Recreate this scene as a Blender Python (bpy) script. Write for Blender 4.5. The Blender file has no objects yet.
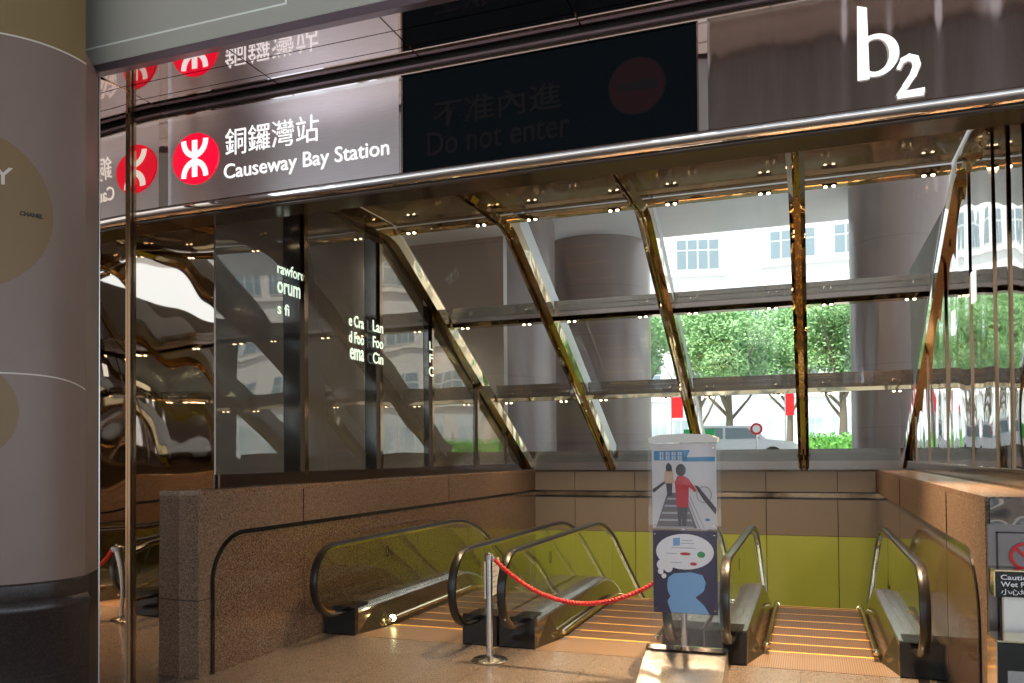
import bpy, math, random
from mathutils import Vector, Matrix
random.seed(7)
PI = math.pi
C = bpy.context.scene.collection
scn = bpy.context.scene

# ------------------------------------------------------------------ camera
cd = bpy.data.cameras.new('camera'); cam = bpy.data.objects.new('camera', cd); C.objects.link(cam)
F_PX = 818.5
cd.sensor_fit = 'HORIZONTAL'; cd.sensor_width = 36.0; cd.lens = F_PX / 1024 * 36.0
cd.shift_y = 97.6 / 1024
cd.clip_end = 400
yw, pi_, ro = math.radians(19.955), math.radians(1.098), math.radians(-0.476)
Fw = Vector((-math.sin(yw) * math.cos(pi_), math.cos(yw) * math.cos(pi_), math.sin(pi_)))
R0 = Vector((math.cos(yw), math.sin(yw), 0)); U0 = R0.cross(Fw)
Rv = R0 * math.cos(ro) + U0 * math.sin(ro); Uv = -R0 * math.sin(ro) + U0 * math.cos(ro)
cam.matrix_world = Matrix(((Rv.x, Uv.x, -Fw.x, 0), (Rv.y, Uv.y, -Fw.y, 0), (Rv.z, Uv.z, -Fw.z, 1.9), (0, 0, 0, 1)))
scn.camera = cam

# ------------------------------------------------------------------ world, exposure
w = bpy.data.worlds.new('world'); scn.world = w; w.use_nodes = True
nt = w.node_tree; nt.nodes.clear()
wo = nt.nodes.new('ShaderNodeOutputWorld'); bg = nt.nodes.new('ShaderNodeBackground')
bg.inputs['Color'].default_value = (0.80, 0.90, 1.0, 1); bg.inputs['Strength'].default_value = 2.0
nt.links.new(bg.outputs[0], wo.inputs[0])
scn.view_settings.view_transform = 'Standard'; scn.view_settings.look = 'None'
scn.view_settings.gamma = 1; scn.view_settings.use_curve_mapping = False
scn.view_settings.exposure = 0.18
WARM = (1.0, 0.70, 0.40)

def light(kind, name, loc, energy, color, parent=None, direction=(0, 0, -1), size=0.05, angle=None, blend=0.6):
    l = bpy.data.lights.new(name, kind); l.energy = energy; l.color = color
    if kind == 'AREA':
        l.shape = 'RECTANGLE'; l.size, l.size_y = size
    elif kind == 'SPOT':
        l.shadow_soft_size = size; l.spot_size = angle or 1.6; l.spot_blend = blend
    elif kind == 'POINT':
        l.shadow_soft_size = size
    else:
        l.angle = size
    o = bpy.data.objects.new(name, l); C.objects.link(o)
    o.location = loc; o.rotation_euler = Vector(direction).to_track_quat('-Z', 'Y').to_euler()
    if parent: o.parent = parent
    return o
light('SUN', 'sun_light', (0, 0, 30), 7.0, (1, 0.97, 0.9), direction=(0.35, 0.55, -1.0), size=0.05)

# ------------------------------------------------------------------ materials
MATS = {}
def mat(name, base=(0.5, 0.5, 0.5), rough=0.5, metal=0.0, emis=None, estr=1.0, spec=0.5, coat=0.0,
        noise=None, bump=None, aniso=None, speckle=None, joints=None):
    m = bpy.data.materials.new(name); m.use_nodes = True; MATS[name] = m
    n = m.node_tree; b = n.nodes['Principled BSDF']; L = n.links
    b.inputs['Base Color'].default_value = (*base, 1); b.inputs['Roughness'].default_value = rough
    b.inputs['Metallic'].default_value = metal; b.inputs['Specular IOR Level'].default_value = spec
    b.inputs['Coat Weight'].default_value = coat; b.inputs['Coat Roughness'].default_value = 0.04
    if emis:
        b.inputs['Emission Color'].default_value = (*emis, 1); b.inputs['Emission Strength'].default_value = estr
    tc = n.nodes.new('ShaderNodeTexCoord')
    col = None
    if noise:   # (scale, other colour, stretch xyz)
        sc, c2, st = noise
        mp = n.nodes.new('ShaderNodeMapping'); mp.inputs['Scale'].default_value = st; L.new(tc.outputs['Object'], mp.inputs[0])
        t = n.nodes.new('ShaderNodeTexNoise'); t.inputs['Scale'].default_value = sc; t.inputs['Detail'].default_value = 5
        L.new(mp.outputs[0], t.inputs['Vector'])
        r = n.nodes.new('ShaderNodeValToRGB'); r.color_ramp.elements[0].position = 0.35; r.color_ramp.elements[1].position = 0.65
        r.color_ramp.elements[0].color = (*base, 1); r.color_ramp.elements[1].color = (*c2, 1)
        L.new(t.outputs['Fac'], r.inputs['Fac']); col = r.outputs['Color']
    if speckle:  # granite: (scale, [colours])
        sc, cols = speckle
        v = n.nodes.new('ShaderNodeTexVoronoi'); v.inputs['Scale'].default_value = sc; L.new(tc.outputs['Object'], v.inputs['Vector'])
        sp = n.nodes.new('ShaderNodeSeparateColor'); L.new(v.outputs['Color'], sp.inputs[0])
        r = n.nodes.new('ShaderNodeValToRGB'); r.color_ramp.interpolation = 'CONSTANT'
        while len(r.color_ramp.elements) < len(cols): r.color_ramp.elements.new(0.5)
        for k, (p_, c_) in enumerate(cols):
            r.color_ramp.elements[k].position = p_; r.color_ramp.elements[k].color = (*c_, 1)
        L.new(sp.outputs[0], r.inputs['Fac']); col = r.outputs['Color']
    if joints:   # grid of thin lines: (sx, sy, axes, width, colour)
        sx, sy, axes, wd, jc, off = joints
        s = n.nodes.new('ShaderNodeSeparateXYZ'); L.new(tc.outputs['Object'], s.inputs[0])
        masks = []
        for ax, stp, of in ((axes[0], sx, off[0]), (axes[1], sy, off[1])):
            if not stp: continue
            a = n.nodes.new('ShaderNodeMath'); a.operation = 'ADD'; a.inputs[1].default_value = of + 100 * stp
            L.new(s.outputs['XYZ'.index(ax)], a.inputs[0])
            q = n.nodes.new('ShaderNodeMath'); q.operation = 'MODULO'; q.inputs[1].default_value = stp; L.new(a.outputs[0], q.inputs[0])
            c = n.nodes.new('ShaderNodeMath'); c.operation = 'LESS_THAN'; c.inputs[1].default_value = wd; L.new(q.outputs[0], c.inputs[0])
            masks.append(c.outputs[0])
        f = masks[0]
        if len(masks) > 1:
            mx = n.nodes.new('ShaderNodeMath'); mx.operation = 'MAXIMUM'; L.new(masks[0], mx.inputs[0]); L.new(masks[1], mx.inputs[1]); f = mx.outputs[0]
        mi = n.nodes.new('ShaderNodeMix'); mi.data_type = 'RGBA'; L.new(f, mi.inputs['Factor'])
        if col: L.new(col, mi.inputs[6])
        else: mi.inputs[6].default_value = (*base, 1)
        mi.inputs[7].default_value = (*jc, 1); col = mi.outputs[2]
    if col: L.new(col, b.inputs['Base Color'])
    if bump:    # (scale, distance, stretch)
        sc, ds, st = bump
        mp = n.nodes.new('ShaderNodeMapping'); mp.inputs['Scale'].default_value = st; L.new(tc.outputs['Object'], mp.inputs[0])
        t = n.nodes.new('ShaderNodeTexNoise'); t.inputs['Scale'].default_value = sc; t.inputs['Detail'].default_value = 1
        L.new(mp.outputs[0], t.inputs['Vector'])
        bp = n.nodes.new('ShaderNodeBump'); bp.inputs['Strength'].default_value = 1; bp.inputs['Distance'].default_value = ds
        L.new(t.outputs['Fac'], bp.inputs['Height']); L.new(bp.outputs[0], b.inputs['Normal'])
    return m

def glass(name, tint=(1, 1, 1), refl=0.1, rough=0.0, rcol=(1, 1, 1), bump=None, solid=0.0, scol=(0.3, 0.3, 0.3)):
    """architectural glass: clear transmission with a fresnel reflection and, if wanted, a body colour"""
    m = bpy.data.materials.new(name); m.use_nodes = True; MATS[name] = m
    n = m.node_tree; n.nodes.clear(); L = n.links
    o = n.nodes.new('ShaderNodeOutputMaterial'); t = n.nodes.new('ShaderNodeBsdfTransparent'); t.inputs[0].default_value = (*tint, 1)
    g = n.nodes.new('ShaderNodeBsdfGlossy'); g.inputs['Color'].default_value = (*rcol, 1); g.inputs['Roughness'].default_value = rough
    lw = n.nodes.new('ShaderNodeLayerWeight'); lw.inputs['Blend'].default_value = 0.5
    pw = n.nodes.new('ShaderNodeMath'); pw.operation = 'POWER'; pw.inputs[1].default_value = 5; L.new(lw.outputs['Facing'], pw.inputs[0])
    mr = n.nodes.new('ShaderNodeMapRange'); mr.inputs['To Min'].default_value = refl; mr.inputs['To Max'].default_value = 1.0
    L.new(pw.outputs[0], mr.inputs['Value'])
    mx = n.nodes.new('ShaderNodeMixShader'); L.new(mr.outputs[0], mx.inputs[0])
    a = t.outputs[0]
    if solid:
        d = n.nodes.new('ShaderNodeBsdfDiffuse'); d.inputs[0].default_value = (*scol, 1)
        m2 = n.nodes.new('ShaderNodeMixShader'); m2.inputs[0].default_value = solid
        L.new(t.outputs[0], m2.inputs[1]); L.new(d.outputs[0], m2.inputs[2]); a = m2.outputs[0]
    L.new(a, mx.inputs[1]); L.new(g.outputs[0], mx.inputs[2]); L.new(mx.outputs[0], o.inputs[0])
    if bump:
        tc = n.nodes.new('ShaderNodeTexCoord'); x = n.nodes.new('ShaderNodeTexNoise'); x.inputs['Scale'].default_value = bump[0]; x.inputs['Detail'].default_value = 0.5
        L.new(tc.outputs['Object'], x.inputs['Vector'])
        bp = n.nodes.new('ShaderNodeBump'); bp.inputs['Distance'].default_value = bump[1]; L.new(x.outputs['Fac'], bp.inputs['Height'])
        L.new(bp.outputs[0], g.inputs['Normal'])
    return m

GR = [(0.0, (0.075, 0.045, 0.03)), (0.2, (0.15, 0.092, 0.058)), (0.5, (0.21, 0.132, 0.085)), (0.78, (0.28, 0.185, 0.125)), (0.93, (0.095, 0.06, 0.04))]
mat('granite', rough=0.55, speckle=(125, GR))
mat('granite_polished', rough=0.10, speckle=(125, [(p, tuple(v * 0.92 for v in c)) for p, c in GR]), coat=0.5)
mat('granite_coping', rough=0.25, speckle=(125, [(p, tuple(min(1, v * 1.25) for v in c)) for p, c in GR]))
mat('floor_stone', rough=0.24, speckle=(120, [(0, (0.125, 0.098, 0.078)), (0.35, (0.165, 0.132, 0.108)), (0.7, (0.21, 0.168, 0.138))]),
    joints=(0.9, 0.9, 'XY', 0.008, (0.10, 0.07, 0.05), (0.1, 0.25)), coat=0.15)
mat('green_panel', (0.36, 0.43, 0.09), 0.22, coat=0.4, noise=(1.5, (0.33, 0.40, 0.08), (1, 1, 1)))
mat('beige_panel', (0.205, 0.178, 0.150), 0.30)
mat('gap', (0.02, 0.018, 0.015), 0.7)
mat('gold_mirror', (0.58, 0.46, 0.28), 0.045, 1.0, bump=(2.2, 0.012, (1, 1, 1)))
mat('bronze', (0.30, 0.20, 0.12), 0.12, 1.0, bump=(2, 0.01, (1, 1, 1)))
mat('dark_bronze', (0.085, 0.062, 0.048), 0.12, 0.7)
mat('chrome', (0.82, 0.80, 0.80), 0.05, 1.0, bump=(3, 0.01, (1, 1, 1)))
mat('soffit_mirror', (0.66, 0.56, 0.56), 0.035, 1.0)
mat('wavy_mirror', (0.62, 0.52, 0.45), 0.02, 1.0, bump=(0.75, 0.045, (1, 1, 1)))
mat('dim_mirror', (0.16, 0.14, 0.13), 0.06, 1.0, bump=(5, 0.03, (1, 1, 1)))
mat('fin_mirror', (0.60, 0.56, 0.54), 0.03, 1.0, bump=(1.1, 0.05, (1, 1, 0.5)))
mat('brushed', (0.33, 0.28, 0.255), 0.16, 1.0, noise=(6, (0.27, 0.23, 0.21), (40, 1, 0.4)), bump=(3.0, 0.09, (1.6, 1, 0.08)))
mat('brushed_light', (0.88, 0.82, 0.83), 0.30, 1.0, noise=(6, (0.80, 0.75, 0.76), (1, 1, 30)))
mat('steel', (0.55, 0.53, 0.51), 0.22, 1.0)
mat('steel_deck', (0.62, 0.60, 0.60), 0.26, 1.0, noise=(4, (0.44, 0.42, 0.41), (30, 1, 1)))
mat('rail_steel', (0.80, 0.68, 0.45), 0.10, 1.0)
mat('transom_metal', (0.30, 0.265, 0.245), 0.22, 0.8)
mat('dark_steel', (0.05, 0.047, 0.045), 0.25, 0.8)
mat('black_gloss', (0.012, 0.012, 0.013), 0.10)
mat('rubber', (0.013, 0.011, 0.010), 0.28, coat=0.25)
mat('led_black', (0.002, 0.004, 0.006), 0.5, spec=0.08)
mat('led_faint', (0.012, 0.010, 0.011), 0.5, spec=0.08)
mat('led_red', (0.022, 0.008, 0.010), 0.5, spec=0.08)
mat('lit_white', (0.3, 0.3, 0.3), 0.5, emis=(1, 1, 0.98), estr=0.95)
mat('reflection_green_white', (0.8, 0.9, 0.8), 0.5, emis=(0.80, 1, 0.80), estr=0.75)
mat('logo_red', (0.75, 0.0, 0.03), 0.4, emis=(1, 0.0, 0.03), estr=0.75)
mat('tread', (0.20, 0.11, 0.06), 0.42, 0.4, bump=(1, 0.0, (1, 1, 1)), joints=(0.016, 0, 'XY', 0.006, (0.07, 0.04, 0.02), (0, 0)))
mat('nosing', (0.80, 0.48, 0.09), 0.45)
mat('comb', (0.42, 0.28, 0.18), 0.35, 0.6, joints=(0.02, 0, 'XY', 0.006, (0.22, 0.14, 0.09), (0, 0)))
mat('skirt', (0.30, 0.24, 0.15), 0.14, 0.9)
mat('red_rope', (0.55, 0.02, 0.02), 0.55, bump=(90, 0.004, (1, 1, 1)))
mat('white_plastic', (0.75, 0.74, 0.71), 0.35)
mat('paper', (0.72, 0.72, 0.70), 0.6)
mat('column_paint', (0.205, 0.145, 0.118), 0.42, noise=(2, (0.19, 0.134, 0.108), (1, 1, 1)))
mat('column_tan', (0.18, 0.11, 0.042), 0.45)
mat('column_top', (0.20, 0.135, 0.055), 0.45)
mat('column_line', (0.58, 0.52, 0.46), 0.5)
mat('ink', (0.02, 0.014, 0.01), 0.6)
mat('dark_stone', (0.040, 0.030, 0.028), 0.30, speckle=(110, [(0, (0.018, 0.013, 0.012)), (0.4, (0.027, 0.019, 0.018)), (0.8, (0.040, 0.028, 0.026))]))
mat('light_panel', (0.44, 0.43, 0.38), 0.35, noise=(0.6, (0.38, 0.37, 0.325), (1, 1, 1)))
mat('light_line', (0.85, 0.88, 0.82), 0.4)
mat('purple_trim', (0.20, 0.15, 0.17), 0.30, 0.6)
mat('bulb', (1, 0.9, 0.7), 0.4, emis=(1.0, 0.72, 0.42), estr=14)
mat('glow_green', (1, 1, 0.7), 0.4, emis=(0.95, 1.0, 0.55), estr=9)
mat('poster_white', (0.62, 0.60, 0.62), 0.35)
mat('poster_grey', (0.36, 0.36, 0.40), 0.35)
mat('poster_blue', (0.03, 0.22, 0.42), 0.35)
mat('poster_pale', (0.80, 0.80, 0.84), 0.35)
mat('poster_navy', (0.040, 0.030, 0.075), 0.35)
mat('poster_sky', (0.20, 0.40, 0.68), 0.35)
mat('poster_dark', (0.045, 0.035, 0.045), 0.35)
mat('poster_stair', (0.13, 0.105, 0.115), 0.35)
mat('poster_red', (0.50, 0.02, 0.03), 0.35)
mat('poster_skin', (0.55, 0.38, 0.26), 0.35)
mat('poster_green', (0.03, 0.28, 0.08), 0.35)
mat('grey_panel', (0.20, 0.175, 0.175), 0.30, 0.6)
mat('sign_red', (0.55, 0.01, 0.02), 0.4)
mat('mall_wall', (0.20, 0.18, 0.155), 0.6)
mat('outer_column', (0.33, 0.26, 0.24), 0.30, noise=(0.7, (0.29, 0.23, 0.21), (1, 1, 1)), joints=(0, 1.3, 'XZ', 0.012, (0.22, 0.18, 0.17), (0, 0.4)))
mat('outer_soffit', (0.80, 0.78, 0.78), 0.6)
mat('sky_block', (0.22, 0.19, 0.18), 0.6)
mat('outer_fin', (0.75, 0.78, 0.80), 0.35, 0.2)
mat('building_white', (0.78, 0.78, 0.76), 0.7)
mat('building_beige', (0.62, 0.58, 0.54), 0.7)
mat('building_window', (0.20, 0.26, 0.29), 0.15)
mat('shop_glass', (0.30, 0.38, 0.40), 0.15, noise=(0.5, (0.55, 0.60, 0.60), (1, 1, 1)))
mat('building_frame', (0.55, 0.58, 0.58), 0.5)
mat('asphalt', (0.42, 0.41, 0.40), 0.85)
mat('bark', (0.16, 0.13, 0.10), 0.9)
mat('leaf', (0.20, 0.40, 0.14), 0.6, noise=(1.2, (0.32, 0.52, 0.24), (1, 1, 1)))
mat('hedge_leaf', (0.10, 0.34, 0.05), 0.6, noise=(6, (0.2, 0.5, 0.1), (1, 1, 1)))
mat('van_body', (0.70, 0.70, 0.72), 0.25)
mat('street_green', (0.02, 0.45, 0.14), 0.4)
glass('pane', (0.96, 0.98, 0.97), 0.03, 0.0)
glass('ceiling_pane', (0.30, 0.29, 0.27), 0.16, 0.06, (0.9, 0.85, 0.8), solid=0.6, scol=(0.20, 0.175, 0.15))
glass('dark_pane', (0.20, 0.20, 0.18), 0.20, 0.0, (0.8, 0.76, 0.72), bump=(0.8, 0.012), solid=0.55, scol=(0.19, 0.185, 0.165))
glass('balustrade', (0.93, 0.95, 0.90), 0.06, 0.0, bump=(1.5, 0.004))
glass('acrylic', (0.98, 0.98, 0.98), 0.025, 0.0)

# ------------------------------------------------------------------ mesh helper
class MB:
    def __init__(s): s.v = []; s.f = []; s.m = []; s.s = []; s.mats = []
    def mi(s, m):
        if m not in s.mats: s.mats.append(m)
        return s.mats.index(m)
    def add(s, vs, fs, m, smooth=False):
        b = len(s.v); s.v += [tuple(v) for v in vs]; k = s.mi(m)
        for f in fs: s.f.append([b + i for i in f]); s.m.append(k); s.s.append(smooth)
        return s
    def box(s, x0, x1, y0, y1, z0, z1, m, bev=0.0):
        if bev:
            prof = [(y0 + bev, z0), (y1 - bev, z0), (y1, z0 + bev), (y1, z1 - bev), (y1 - bev, z1), (y0 + bev, z1), (y0, z1 - bev), (y0, z0 + bev)]
            return s.prism(prof, x0, x1, 'X', m)
        vs = [(x, y, z) for x in (x0, x1) for y in (y0, y1) for z in (z0, z1)]
        return s.add(vs, [(0, 1, 3, 2), (4, 6, 7, 5), (0, 4, 5, 1), (2, 3, 7, 6), (0, 2, 6, 4), (1, 5, 7, 3)], m)
    def prism(s, poly, a, b, axis, m):
        """polygon extruded along an axis; poly in the two other coordinates, in xyz order"""
        n = len(poly)
        def P(q, t):
            return {'X': (t, q[0], q[1]), 'Y': (q[0], t, q[1]), 'Z': (q[0], q[1], t)}[axis]
        vs = [P(q, a) for q in poly] + [P(q, b) for q in poly]
        fs = [list(range(n))[::-1], list(range(n, 2 * n))] + [(i, (i + 1) % n, n + (i + 1) % n, n + i) for i in range(n)]
        ar = sum(poly[i][0] * poly[(i + 1) % n][1] - poly[(i + 1) % n][0] * poly[i][1] for i in range(n))
        flip = (ar < 0) != (axis == 'Y')
        if b < a: flip = not flip
        if flip: fs = [list(f)[::-1] for f in fs]
        return s.add(vs, fs, m)
    def sweep(s, path, frames, prof, m, smooth=True, caps=True, closed=False):
        """profile (a,b) placed at each path point along frames (A,B)"""
        n = len(prof); vs = []
        for p, (A, B) in zip(path, frames):
            for a, b in prof: vs.append(Vector(p) + A * a + B * b)
        fs = []; k = len(path)
        for i in range(k if closed else k - 1):
            j = (i + 1) % k
            for q in range(n): fs.append((i * n + q, i * n + (q + 1) % n, j * n + (q + 1) % n, j * n + q))
        if caps and not closed: fs += [list(range(n))[::-1], [(k - 1) * n + q for q in range(n)]]
        return s.add(vs, fs, m, smooth)
    def tube(s, path, r, m, n=8, caps=True):
        path = [Vector(p) for p in path]; fr = []; rs = r if isinstance(r, list) else [r] * len(path)
        ref = Vector((0, 0, 1))
        vs = []; fs = []
        for i, p in enumerate(path):
            t = (path[min(i + 1, len(path) - 1)] - path[max(i - 1, 0)]).normalized()
            if abs(t.dot(ref)) > 0.95 and i == 0: ref = Vector((1, 0, 0))
            a = (ref - t * ref.dot(t)).normalized(); b = t.cross(a); ref = a
            for q in range(n):
                g = 2 * PI * q / n; vs.append(p + a * math.cos(g) * rs[i] + b * math.sin(g) * rs[i])
        for i in range(len(path) - 1):
            for q in range(n): fs.append((i * n + q, i * n + (q + 1) % n, (i + 1) * n + (q + 1) % n, (i + 1) * n + q))
        if caps: fs += [list(range(n))[::-1], [(len(path) - 1) * n + q for q in range(n)]]
        return s.add(vs, fs, m, True)
    def lathe(s, prof, c, m, n=32, a0=0, a1=2 * PI):
        full = abs(a1 - a0 - 2 * PI) < 1e-6; k = n if full else n + 1; vs = []
        for r, z in prof:
            for q in range(k):
                g = a0 + (a1 - a0) * q / n; vs.append((c[0] + r * math.cos(g), c[1] + r * math.sin(g), c[2] + z))
        fs = []
        for i in range(len(prof) - 1):
            for q in range(n):
                q2 = (q + 1) % k; fs.append((i * k + q, i * k + q2, (i + 1) * k + q2, (i + 1) * k + q))
        return s.add(vs, fs, m, True)
    def build(s, name, parent=None, loc=None):
        me = bpy.data.meshes.new(name); me.from_pydata(s.v, [], s.f)
        for m in s.mats: me.materials.append(MATS[m])
        me.polygons.foreach_set('material_index', s.m); me.polygons.foreach_set('use_smooth', s.s); me.update()
        if any(s.s): me.set_sharp_from_angle(angle=math.radians(40))
        o = bpy.data.objects.new(name, me); C.objects.link(o)
        if parent: o.parent = parent
        if loc: o.location = loc
        return o

def tag(o, label=None, cat=None, group=None, kind=None):
    if label: o['label'] = label
    if cat: o['category'] = cat
    if group: o['group'] = group
    if kind: o['kind'] = kind
    return o
def thing(name, label=None, cat=None, loc=(0, 0, 0), group=None, kind=None):
    o = bpy.data.objects.new(name, None); C.objects.link(o); o.location = loc; o.empty_display_size = 0.1
    return tag(o, label, cat, group, kind)
def structure(o, label=None): o['kind'] = 'structure'; (label and o.__setitem__('label', label)); return o
def copy_tree(o, parent=None):
    c = o.copy(); C.objects.link(c)
    if parent: c.parent = parent
    for ch in list(o.children): copy_tree(ch, c)
    return c

_tc = {}
def text(body, bold=0.0, depth=0.02):
    k = (body, bold, depth)
    if k in _tc: return _tc[k]
    c = bpy.data.curves.new('lettering', 'FONT'); c.body = body; c.size = 1; c.offset = bold; c.extrude = depth; c.resolution_u = 4
    o = bpy.data.objects.new('lettering', c); C.objects.link(o)
    dg = bpy.context.evaluated_depsgraph_get(); me = bpy.data.meshes.new_from_object(o.evaluated_get(dg))
    vs = [tuple(v.co) for v in me.vertices]; fs = [list(p.vertices) for p in me.polygons]
    bpy.data.objects.remove(o); bpy.data.curves.remove(c); bpy.data.meshes.remove(me)
    _tc[k] = (vs, fs); return _tc[k]
def letters(mb, body, a0, a1, z0, z1, plane, pos, m, bold=0.0, depth=0.006, fn=None):
    """text fitted to a box; plane '-Y' faces the street, '+X' faces the escalators"""
    vs, fs = text(body, bold)
    x0 = min(v[0] for v in vs); x1 = max(v[0] for v in vs); y0 = min(v[1] for v in vs); y1 = max(v[1] for v in vs)
    out = []
    for x, y, z in vs:
        a = a0 + (x - x0) / (x1 - x0) * (a1 - a0); b = z0 + (y - y0) / (y1 - y0) * (z1 - z0); d = (z + 0.02) / 0.04 * depth
        out.append(fn(a, b, d) if fn else ((a, pos - d, b) if plane == '-Y' else (pos + d, a, b)))
    mb.add(out, fs, m)
def flat(mb, pts, y, m, t=0.001):
    """a flat printed patch facing the street, points (x, z), any winding"""
    ar = sum(pts[i][0] * pts[(i + 1) % len(pts)][1] - pts[(i + 1) % len(pts)][0] * pts[i][1] for i in range(len(pts)))
    if ar < 0: pts = pts[::-1]
    mb.add([(x, y, z) for x, z in pts], [list(range(len(pts)))], m)
def ell(cx, cz, rx, rz, n=28, a0=0, a1=2 * PI): return [(cx + rx * math.cos(a0 + (a1 - a0) * i / n), cz + rz * math.sin(a0 + (a1 - a0) * i / n)) for i in range(n)]

# ------------------------------------------------------------------ key dimensions (metres)
XL, XR = -4.95, 1.04          # faces of the two granite parapets
GX, RX = -5.15, 1.50          # glass wall on the left, mirror wall on the right
MX = -5.16                    # mirror cladding
YB = 14.93                    # back wall
YF = 5.55                     # sign fascia
ZT = 1.61
SOF = 4.88
MUL = [-5.06, -3.46, -1.78, -0.09, RX]
def slope_z(y): return 4.86 - (y - 9.45) * 0.565

# ------------------------------------------------------------------ setting: floor, walls
b = MB(); b.box(-9, 6, -8, 7.62, -0.25, 0.0, 'floor_stone')
b.box(-9, XL - 0.02, 7.62, 8.2, -0.25, 0, 'floor_stone'); structure(b.build('floor'))
b = MB(); b.box(-5.2, 1.3, 16.5, 24, -4.2, -4.0, 'floor_stone'); structure(b.build('floor_lower'))

def groove_path(side_y, r, zt, y_end):
    pts = [(side_y, 0.0)]
    for i in range(13):
        a = PI - i / 12 * PI / 2
        pts.append((side_y + r + r * math.cos(a), zt - r + r * math.sin(a)))
    pts.append((y_end, zt)); return pts
def parapet(name, x_face, x_back, y0, sgn, gy, gr):
    lo, hi = sorted((x_face, x_back))
    b = MB(); b.prism([(y0, -0.25), (7.6, -0.25), (9.2, -4.2), (YB, -4.2), (YB, ZT - 0.04), (y0, ZT - 0.04)], lo, hi, 'X', 'granite')
    w_ = structure(b.build(name))
    g = groove_path(gy, gr, 1.21, YB - 0.01)
    # polished inset panel with the groove round it
    poly = g + [(YB - 0.01, -1.2), (8.0, -0.02)]
    poly[0] = (gy, 0.0); pb = MB(); pb.prism(poly, x_face, x_face + sgn * 0.006, 'X', 'granite_polished'); pb.build('inset_panel', w_)
    def band(hw, t0, t1, m, nm):
        P = []
        for i, (y, z) in enumerate(g):
            a = g[max(i - 1, 0)]; c = g[min(i + 1, len(g) - 1)]; dy, dz = c[0] - a[0], c[1] - a[1]; l = math.hypot(dy, dz)
            P.append(((y, z), (-dz / l, dy / l)))
        q = MB(); path = [(x_face + sgn * (t0 + t1) / 2, y, z) for (y, z), _ in P]; h = (t1 - t0) / 2
        q.sweep(path, [(Vector((1, 0, 0)), Vector((0, n_[0], n_[1]))) for _, n_ in P], [(-h, -hw), (h, -hw), (h, hw), (-h, hw)], m, smooth=False)
        return q.build(nm, w_)
    band(0.020, 0.0, 0.012, 'black_gloss', 'groove_trim')
    c = MB(); c.box(lo, hi, y0 - 0.002, YB, ZT - 0.04, ZT, 'granite_coping'); c.build('coping', w_)
    j = MB()
    for y in (y0 + 1.55, y0 + 5.2): j.box(*sorted((x_face + sgn * 0.001, x_face + sgn * 0.0075)), y, y + 0.006, 0.0 if y < 8 else -0.9, ZT - 0.04, 'gap')
    j.build('joint', w_)
    return w_
wl = parapet('wall_left', XL, -5.60, 5.71, 1, 5.88, 0.42)
j = MB(); j.box(-5.17, XL + 0.002, 5.705, 5.712, 0.66, 0.668, 'gap'); j.box(XL - 0.001, XL + 0.002, 5.71, 5.87, 0.66, 0.668, 'gap'); j.build('joint', wl)
wr = parapet('wall_right', XR, 3.2, 5.90, -1, 6.12, 0.48)

# back wall: beige panels over yellow-green ones
b = MB(); b.box(-5.6, 3.2, YB, YB + 0.3, -1.05, 1.60, 'gap'); wb = structure(b.build('wall_back'))
xs = [XL, -4.16, -3.02, -1.87, -0.72, 0.44, XR]
for i in range(6):
    a, c = xs[i] + 0.006, xs[i + 1] - 0.006
    q = MB(); q.box(a, c, YB - 0.025, YB + 0.01, 0.475, 1.10, 'beige_panel'); q.box(a, c, YB - 0.025, YB + 0.01, 1.225, 1.575, 'beige_panel'); q.build('beige_panel', wb)
    q = MB(); q.box(a, c, YB - 0.025, YB + 0.01, -1.05, 0.468, 'green_panel'); q.build('green_panel', wb)
q = MB(); q.box(XL, XR, YB - 0.015, YB + 0.01, 1.125, 1.20, 'bronze'); q.build('mirror_band', wb)
q = MB()
q.box(XL, XR, YB - 0.04, YB, 1.10, 1.128, 'black_gloss'); q.box(XL, XR, YB - 0.04, YB, 1.20, 1.222, 'black_gloss'); q.build('band_trim', wb)
q = MB(); q.box(XL, XR, YB - 0.03, YB + 0.3, 1.575, 1.605, 'dark_bronze'); q.build('coping', wb)
# upstand of polished metal under the glazing
b = MB(); b.box(GX, RX, YB + 0.02, YB + 0.10, 1.605, 1.96, 'transom_metal'); structure(b.build('trim_1'))

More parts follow.
